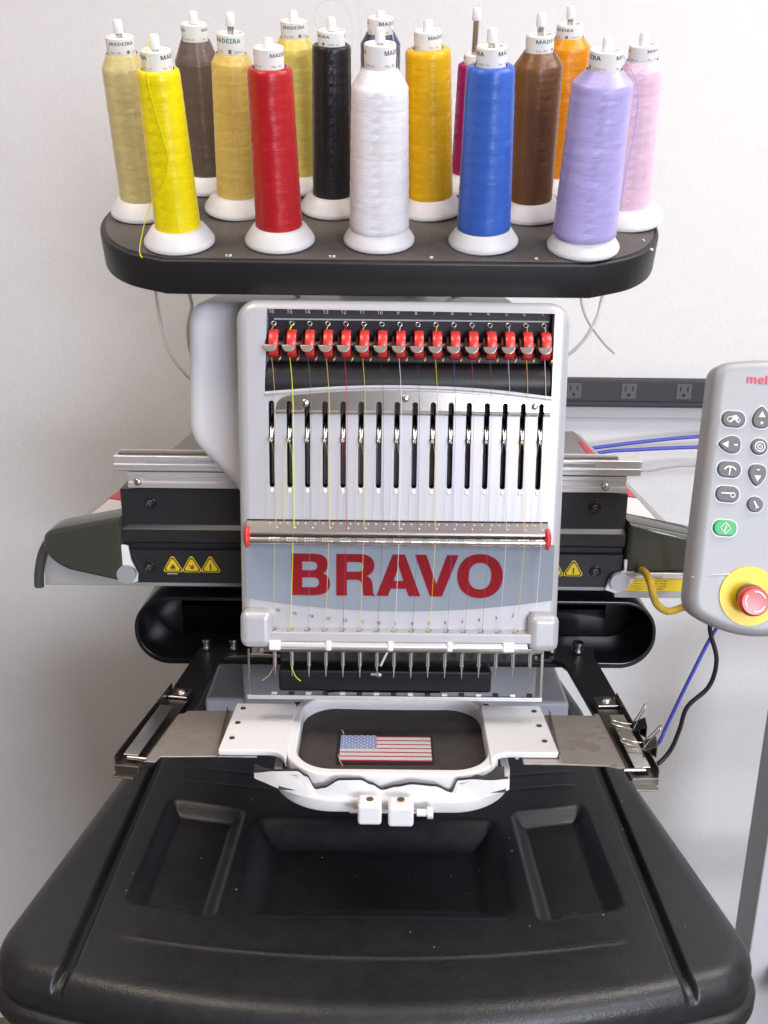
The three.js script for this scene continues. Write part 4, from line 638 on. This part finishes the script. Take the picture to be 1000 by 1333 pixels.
// ------------------------------------------------------------------ control pad
{
  const pad = thing('control_pad', 'silver control pad with grey keys, a green key and a red emergency stop', 'control pad'); const Z = 0.78;
  pad.position.set(0.3225, 1.2199, 0.2435); pad.rotation.order = 'YXZ'; pad.rotation.set(-17.5 * R, 0, -3.6 * R);
  // outline: slightly waisted panel, rounded top and bottom
  const s = new THREE.Shape(); s.moveTo(0.004, 0.1247); s.quadraticCurveTo(0.022, 0.1247, 0.0405, 0.1210); s.bezierCurveTo(0.050, 0.1185, 0.0548, 0.1150, 0.0552, 0.1030); s.bezierCurveTo(0.057, 0.055, 0.0595, 0.0, 0.0605, -0.04); s.lineTo(0.0614, -0.078); s.bezierCurveTo(0.0620, -0.0920, 0.0570, -0.0965, 0.0470, -0.1010); s.quadraticCurveTo(0.022, -0.1108, 0.003, -0.1108); s.quadraticCurveTo(-0.020, -0.1108, -0.0400, -0.1010); s.bezierCurveTo(-0.0500, -0.0965, -0.0556, -0.0920, -0.0550, -0.078); s.lineTo(-0.054, -0.04); s.bezierCurveTo(-0.0525, 0, -0.0493, 0.055, -0.0477, 0.1030); s.bezierCurveTo(-0.0473, 0.1150, -0.0430, 0.1185, -0.0325, 0.1210); s.quadraticCurveTo(-0.014, 0.1247, 0.004, 0.1247);
  part('pad_body', ext(s, 0.03, 0.009, 6, 24), M.padSilver, pad);
  const seam = new THREE.CatmullRomCurve3([[-0.0535, -0.0640], [-0.040, -0.0612], [-0.02, -0.0588], [0.003, -0.0580], [0.024, -0.0588], [0.045, -0.0610], [0.0590, -0.0635]].map((p, i) => new THREE.Vector3(p[0], p[1], i === 0 || i === 6 ? -0.0035 : 0)));
  part('pad_seam', new THREE.TubeGeometry(seam, 40, 0.0007, 8), M.silver, pad);
  const key = (sh, x, y, m, icon, rot = 0) => {
    const e = new THREE.Shape(sh.getPoints(20).map(p => p.clone().multiplyScalar(1.14))); part('key_recess', ext(e, 0.0012, 0, 1, 8).rotateZ(rot).translate(x, y, 0.0004), M.silver, pad);
    const k = part('key', ext(sh, 0.004, 0.0012, 3, 12).rotateZ(rot).translate(x, y, 0.0028), m, pad); if (icon) part('key_icon', icon.rotateZ(rot).translate(x, y, 0.0030), M.iconWhite, k);
  };
  const pill = rrect(-0.0098, 0.0098, -0.0068, 0.0068, 0.0064), round = rrect(-0.007, 0.007, -0.007, 0.007, 0.0069), small = rrect(-0.0066, 0.0066, -0.0066, 0.0066, 0.0064);
  const drop = () => { const d = new THREE.Shape(); d.moveTo(0, 0.0105); d.bezierCurveTo(0.004, 0.009, 0.0078, 0.002, 0.0074, -0.002); d.bezierCurveTo(0.007, -0.0068, 0.004, -0.008, 0, -0.008); d.bezierCurveTo(-0.004, -0.008, -0.007, -0.0068, -0.0074, -0.002); d.bezierCurveTo(-0.0078, 0.002, -0.004, 0.009, 0, 0.0105); return d; };
  const bx = (w, h, x, y, r = 0) => new THREE.BoxGeometry(w, h, 0.0005).rotateZ(r).translate(x, y, 0);
  const trig = (x, y, r, a) => ext(shp([0, 1, 2].map(k => [x + r * Math.cos(a + k * 2.0944), y + r * Math.sin(a + k * 2.0944)])), 0.0005);
  key(pill, -0.0295, 0.0715, M.keyGrey, merge([bx(0.0075, 0.0011, 0, 0, 0.5), bx(0.0075, 0.0011, 0.0012, -0.0006, -0.7), bx(0.004, 0.0016, 0.0002, 0.0022, 0.2), new THREE.TorusGeometry(0.0022, 0.0004, 6, 16).translate(-0.0034, -0.0005, 0), new THREE.TorusGeometry(0.0014, 0.0004, 6, 16).translate(0.0035, -0.001, 0)]));
  key(drop(), -0.0300, 0.0500, M.keyGrey, merge([trig(-0.0, 0.0045, 0.0034, Math.PI / 2), bx(0.0012, 0.0032, 0, -0.0035)]), Math.PI / 2);
  key(pill, -0.0300, 0.0290, M.keyGrey, merge([new THREE.TorusGeometry(0.0052, 0.0008, 6, 16, 2.2).rotateZ(0.47).translate(0, -0.0028, 0), bx(0.0011, 0.0068, 0, -0.0012, -0.1)]));
  key(pill, -0.0300, 0.0082, M.keyGrey, merge([bx(0.009, 0.0011, -0.0012, 0.0008), new THREE.TorusGeometry(0.0019, 0.0005, 6, 16).translate(0.004, -0.0006, 0)]));
  key(drop(), -0.0062, 0.0735, M.keyGrey, merge([trig(0, 0.003, 0.0033, Math.PI / 2), bx(0.0026, 0.001, 0, -0.0035), bx(0.001, 0.0026, 0, -0.0035)]));
  key(round, -0.0062, 0.0500, M.keyGrey, merge([new THREE.TorusGeometry(0.004, 0.0006, 6, 24), new THREE.TorusGeometry(0.0019, 0.0005, 6, 18), new THREE.SphereGeometry(0.0006, 8, 6)]));
  key(drop(), -0.0062, 0.0270, M.keyGrey, merge([trig(0, 0.003, 0.0033, Math.PI / 2), bx(0.0026, 0.001, 0, -0.0035)]), Math.PI);
  key(small, -0.0062, 0.0012, M.keyGrey, merge([bx(0.0014, 0.0062, 0, 0, 0.5), bx(0.003, 0.001, 0.0012, -0.0024, 0.5)]));
  key(pill, -0.0300, -0.0205, M.green, merge([wire([[0, 0.0048, 0], [0.0044, 0, 0], [0, -0.0048, 0], [-0.0044, 0, 0], [0, 0.0048, 0]], 0.0004), bx(0.0008, 0.006, 0, 0, -0.3)]));
  key(drop(), 0.0178, 0.0500, M.keyGrey, merge([trig(0, 0.004, 0.0033, Math.PI / 2), bx(0.0012, 0.003, 0, -0.0035)]), -Math.PI / 2); key(pill, 0.0180, 0.0715, M.keyGrey, null); key(pill, 0.0180, 0.0290, M.keyGrey, null); key(small, 0.0178, -0.0190, M.keyGrey, null);
  const brand = 'melco'; part('brand_lettering', word(brand, 0.0070, 0.0003, font).scale(1.06, 1, 1).translate(-0.0058, 0.1065, 0.0003), M.brandRed, pad);
  part('stop_plate', cylZ(0.0250, 0.0012, 48).translate(-0.0053, -0.0762, 0.0006), M.signYellow, pad);
  part('stop_stem', cylZ(0.0108, 0.010, 28).translate(-0.0058, -0.0765, 0.005), M.keyGrey, pad);
  const kn = part('stop_button', lathe([[0.0095, 0], [0.0120, 0.0012], [0.0127, 0.004], [0.0122, 0.008], [0.0108, 0.0098], [0, 0.0105]], 40).rotateX(Math.PI / 2).translate(-0.0064, -0.0795, 0.0080), M.knobRed, pad);
  for (let k = 0; k < 3; k++) part('stop_arrow', new THREE.TorusGeometry(0.0084, 0.0008, 6, 20, 1.35).rotateZ(k * 2.094 + 0.4).translate(-0.0064, -0.0795, 0.0180), M.iconWhite, kn);
  part('pad_bracket', boxAt(0.02, 0.05, -0.06, 0.06, -0.05, -0.031, 0.003), M.blackMetal, pad);
  part('pad_arm', tube([[0.035, 0.0, -0.045], [0.042, -0.02, -0.12], [0.048, -0.04, -0.25], [0.050, -0.05, -0.375]], 0.010, 30, 12), M.blackMetal, pad);
}

// ------------------------------------------------------------------ wall things, cables, side desk
{
  const ps = thing('power_strip', 'long dark grey power strip on the wall', 'power strip', [0.55, 1.165, -0.65]);
  part('strip_housing', boxAt(-0.30, 0.30, -0.0195, 0.0185, 0, 0.035, 0.003), M.strip, ps);
  for (let k = 0; k < 6; k++) {
    const x = -0.219 + k * 0.0955, o = part('outlet', boxAt(x - 0.0135, x + 0.0135, -0.0135, 0.0135, 0.0345, 0.0365, 0.001), M.outlet, ps);
    part('outlet_slot', boxAt(x - 0.0075, x - 0.005, 0.001, 0.009, 0.0362, 0.0368, 0.0002), M.cavity, o); part('outlet_slot', boxAt(x + 0.005, x + 0.0075, 0.001, 0.009, 0.0362, 0.0368, 0.0002), M.cavity, o); part('outlet_slot', cylZ(0.003, 0.0006, 14).translate(x, -0.006, 0.0366), M.cavity, o);
  }
  const wr = thing('strip_shadow', 'grey bars painted in for the shadow band under the power strip', 'painted shadow', [0.55, 1.128, -0.65]);
  part('shadow_bar_lower', boxAt(-0.34, 0.30, -0.0135, 0.0065, 0, 0.022, 0.0015), M.rail, wr); part('shadow_bar_upper', boxAt(-0.34, 0.30, 0.0066, 0.0172, 0, 0.012, 0.001), M.outlet, wr);  // two grey bars stand in for the shadow cast below the strip
  const cable = (name, label, pts, r, m, n = 80) => { const c = part(name, tube(pts, r, n, 10), m, scene); c.name = numbered(name); c.userData = { label, category: 'cable' }; };
  cable('cable', 'blue network cable running straight along the wall, the upper of two', [[0.28, 1.05, -0.61], [0.393, 1.068, -0.61], [0.47, 1.078, -0.612], [0.545, 1.086, -0.612], [0.9, 1.11, -0.612]], 0.0033, M.cableBlue);
  cable('cable', 'blue network cable along the wall just below another', [[0.28, 1.03, -0.612], [0.394, 1.0575, -0.612], [0.45, 1.062, -0.612], [0.547, 1.0675, -0.612], [0.9, 1.08, -0.612]], 0.0033, M.cableBlue);
  cable('cable', 'thin grey cord on the wall between rail end and control pad', [[0.30, 1.00, -0.60], [0.42, 1.026, -0.60], [0.47, 1.027, -0.60], [0.52, 1.036, -0.60], [0.70, 1.036, -0.60]], 0.0022, M.cableGrey);
  cable('cable', 'black cable hanging in a curve below the control pad', [[0.40, 1.14, 0.06], [0.385, 1.06, 0.02], [0.384, 1.0, 0], [0.397, 0.956, 0], [0.392, 0.922, 0], [0.369, 0.894, 0], [0.363, 0.863, 0], [0.353, 0.831, 0], [0.335, 0.812, 0], [0.30, 0.78, -0.1], [0.27, 0.60, -0.33]], 0.0027, M.cableBlack, 120);
  cable('cable', 'thin blue cable running straight down from the control pad', [[0.43, 1.10, 0.05], [0.395, 1.003, 0], [0.369, 0.935, 0], [0.347, 0.868, 0], [0.338, 0.842, 0], [0.31, 0.77, -0.1], [0.29, 0.60, -0.32]], 0.0021, M.cableBlue);
  cable('cable', 'yellow braided cable looping under the control pad', [[0.296, 1.069, 0.0], [0.296, 1.074, 0.022], [0.2965, 1.071, 0.042], [0.298, 1.062, 0.05], [0.304, 1.048, 0.05], [0.317, 1.0395, 0.05], [0.332, 1.044, 0.05], [0.345, 1.06, 0.07], [0.34, 1.09, 0.10]], 0.0042, std(lin(0.62, 0.40, 0.03), 0.55, 0, { map: crossTone, bumpMap: stitch, bumpScale: 0.001 }));
  const dk = thing('side_desk', 'grey metal desk frame at the right edge beside the stand', 'desk', [0.75, 0, -0.30]);
  part('desk_leg', boxAt(-0.156, -0.07, -0.26, 0.76, 0.02, 0.085, 0.003), M.deskGrey, dk); part('desk_leg', boxAt(0.55, 0.59, -0.26, 0.76, 0.02, 0.085, 0.003), M.deskGrey, dk);
  part('desk_shelf', boxAt(-0.120, 0.62, 0.30, 0.318, 0.0855, 0.22, 0.002), M.greyPaint, dk); part('desk_top', boxAt(-0.10, 0.62, 0.761, 0.785, -0.02, 0.16, 0.003), M.greyPaint, dk);
}
shade(scene);
renderer.render(scene, camera);
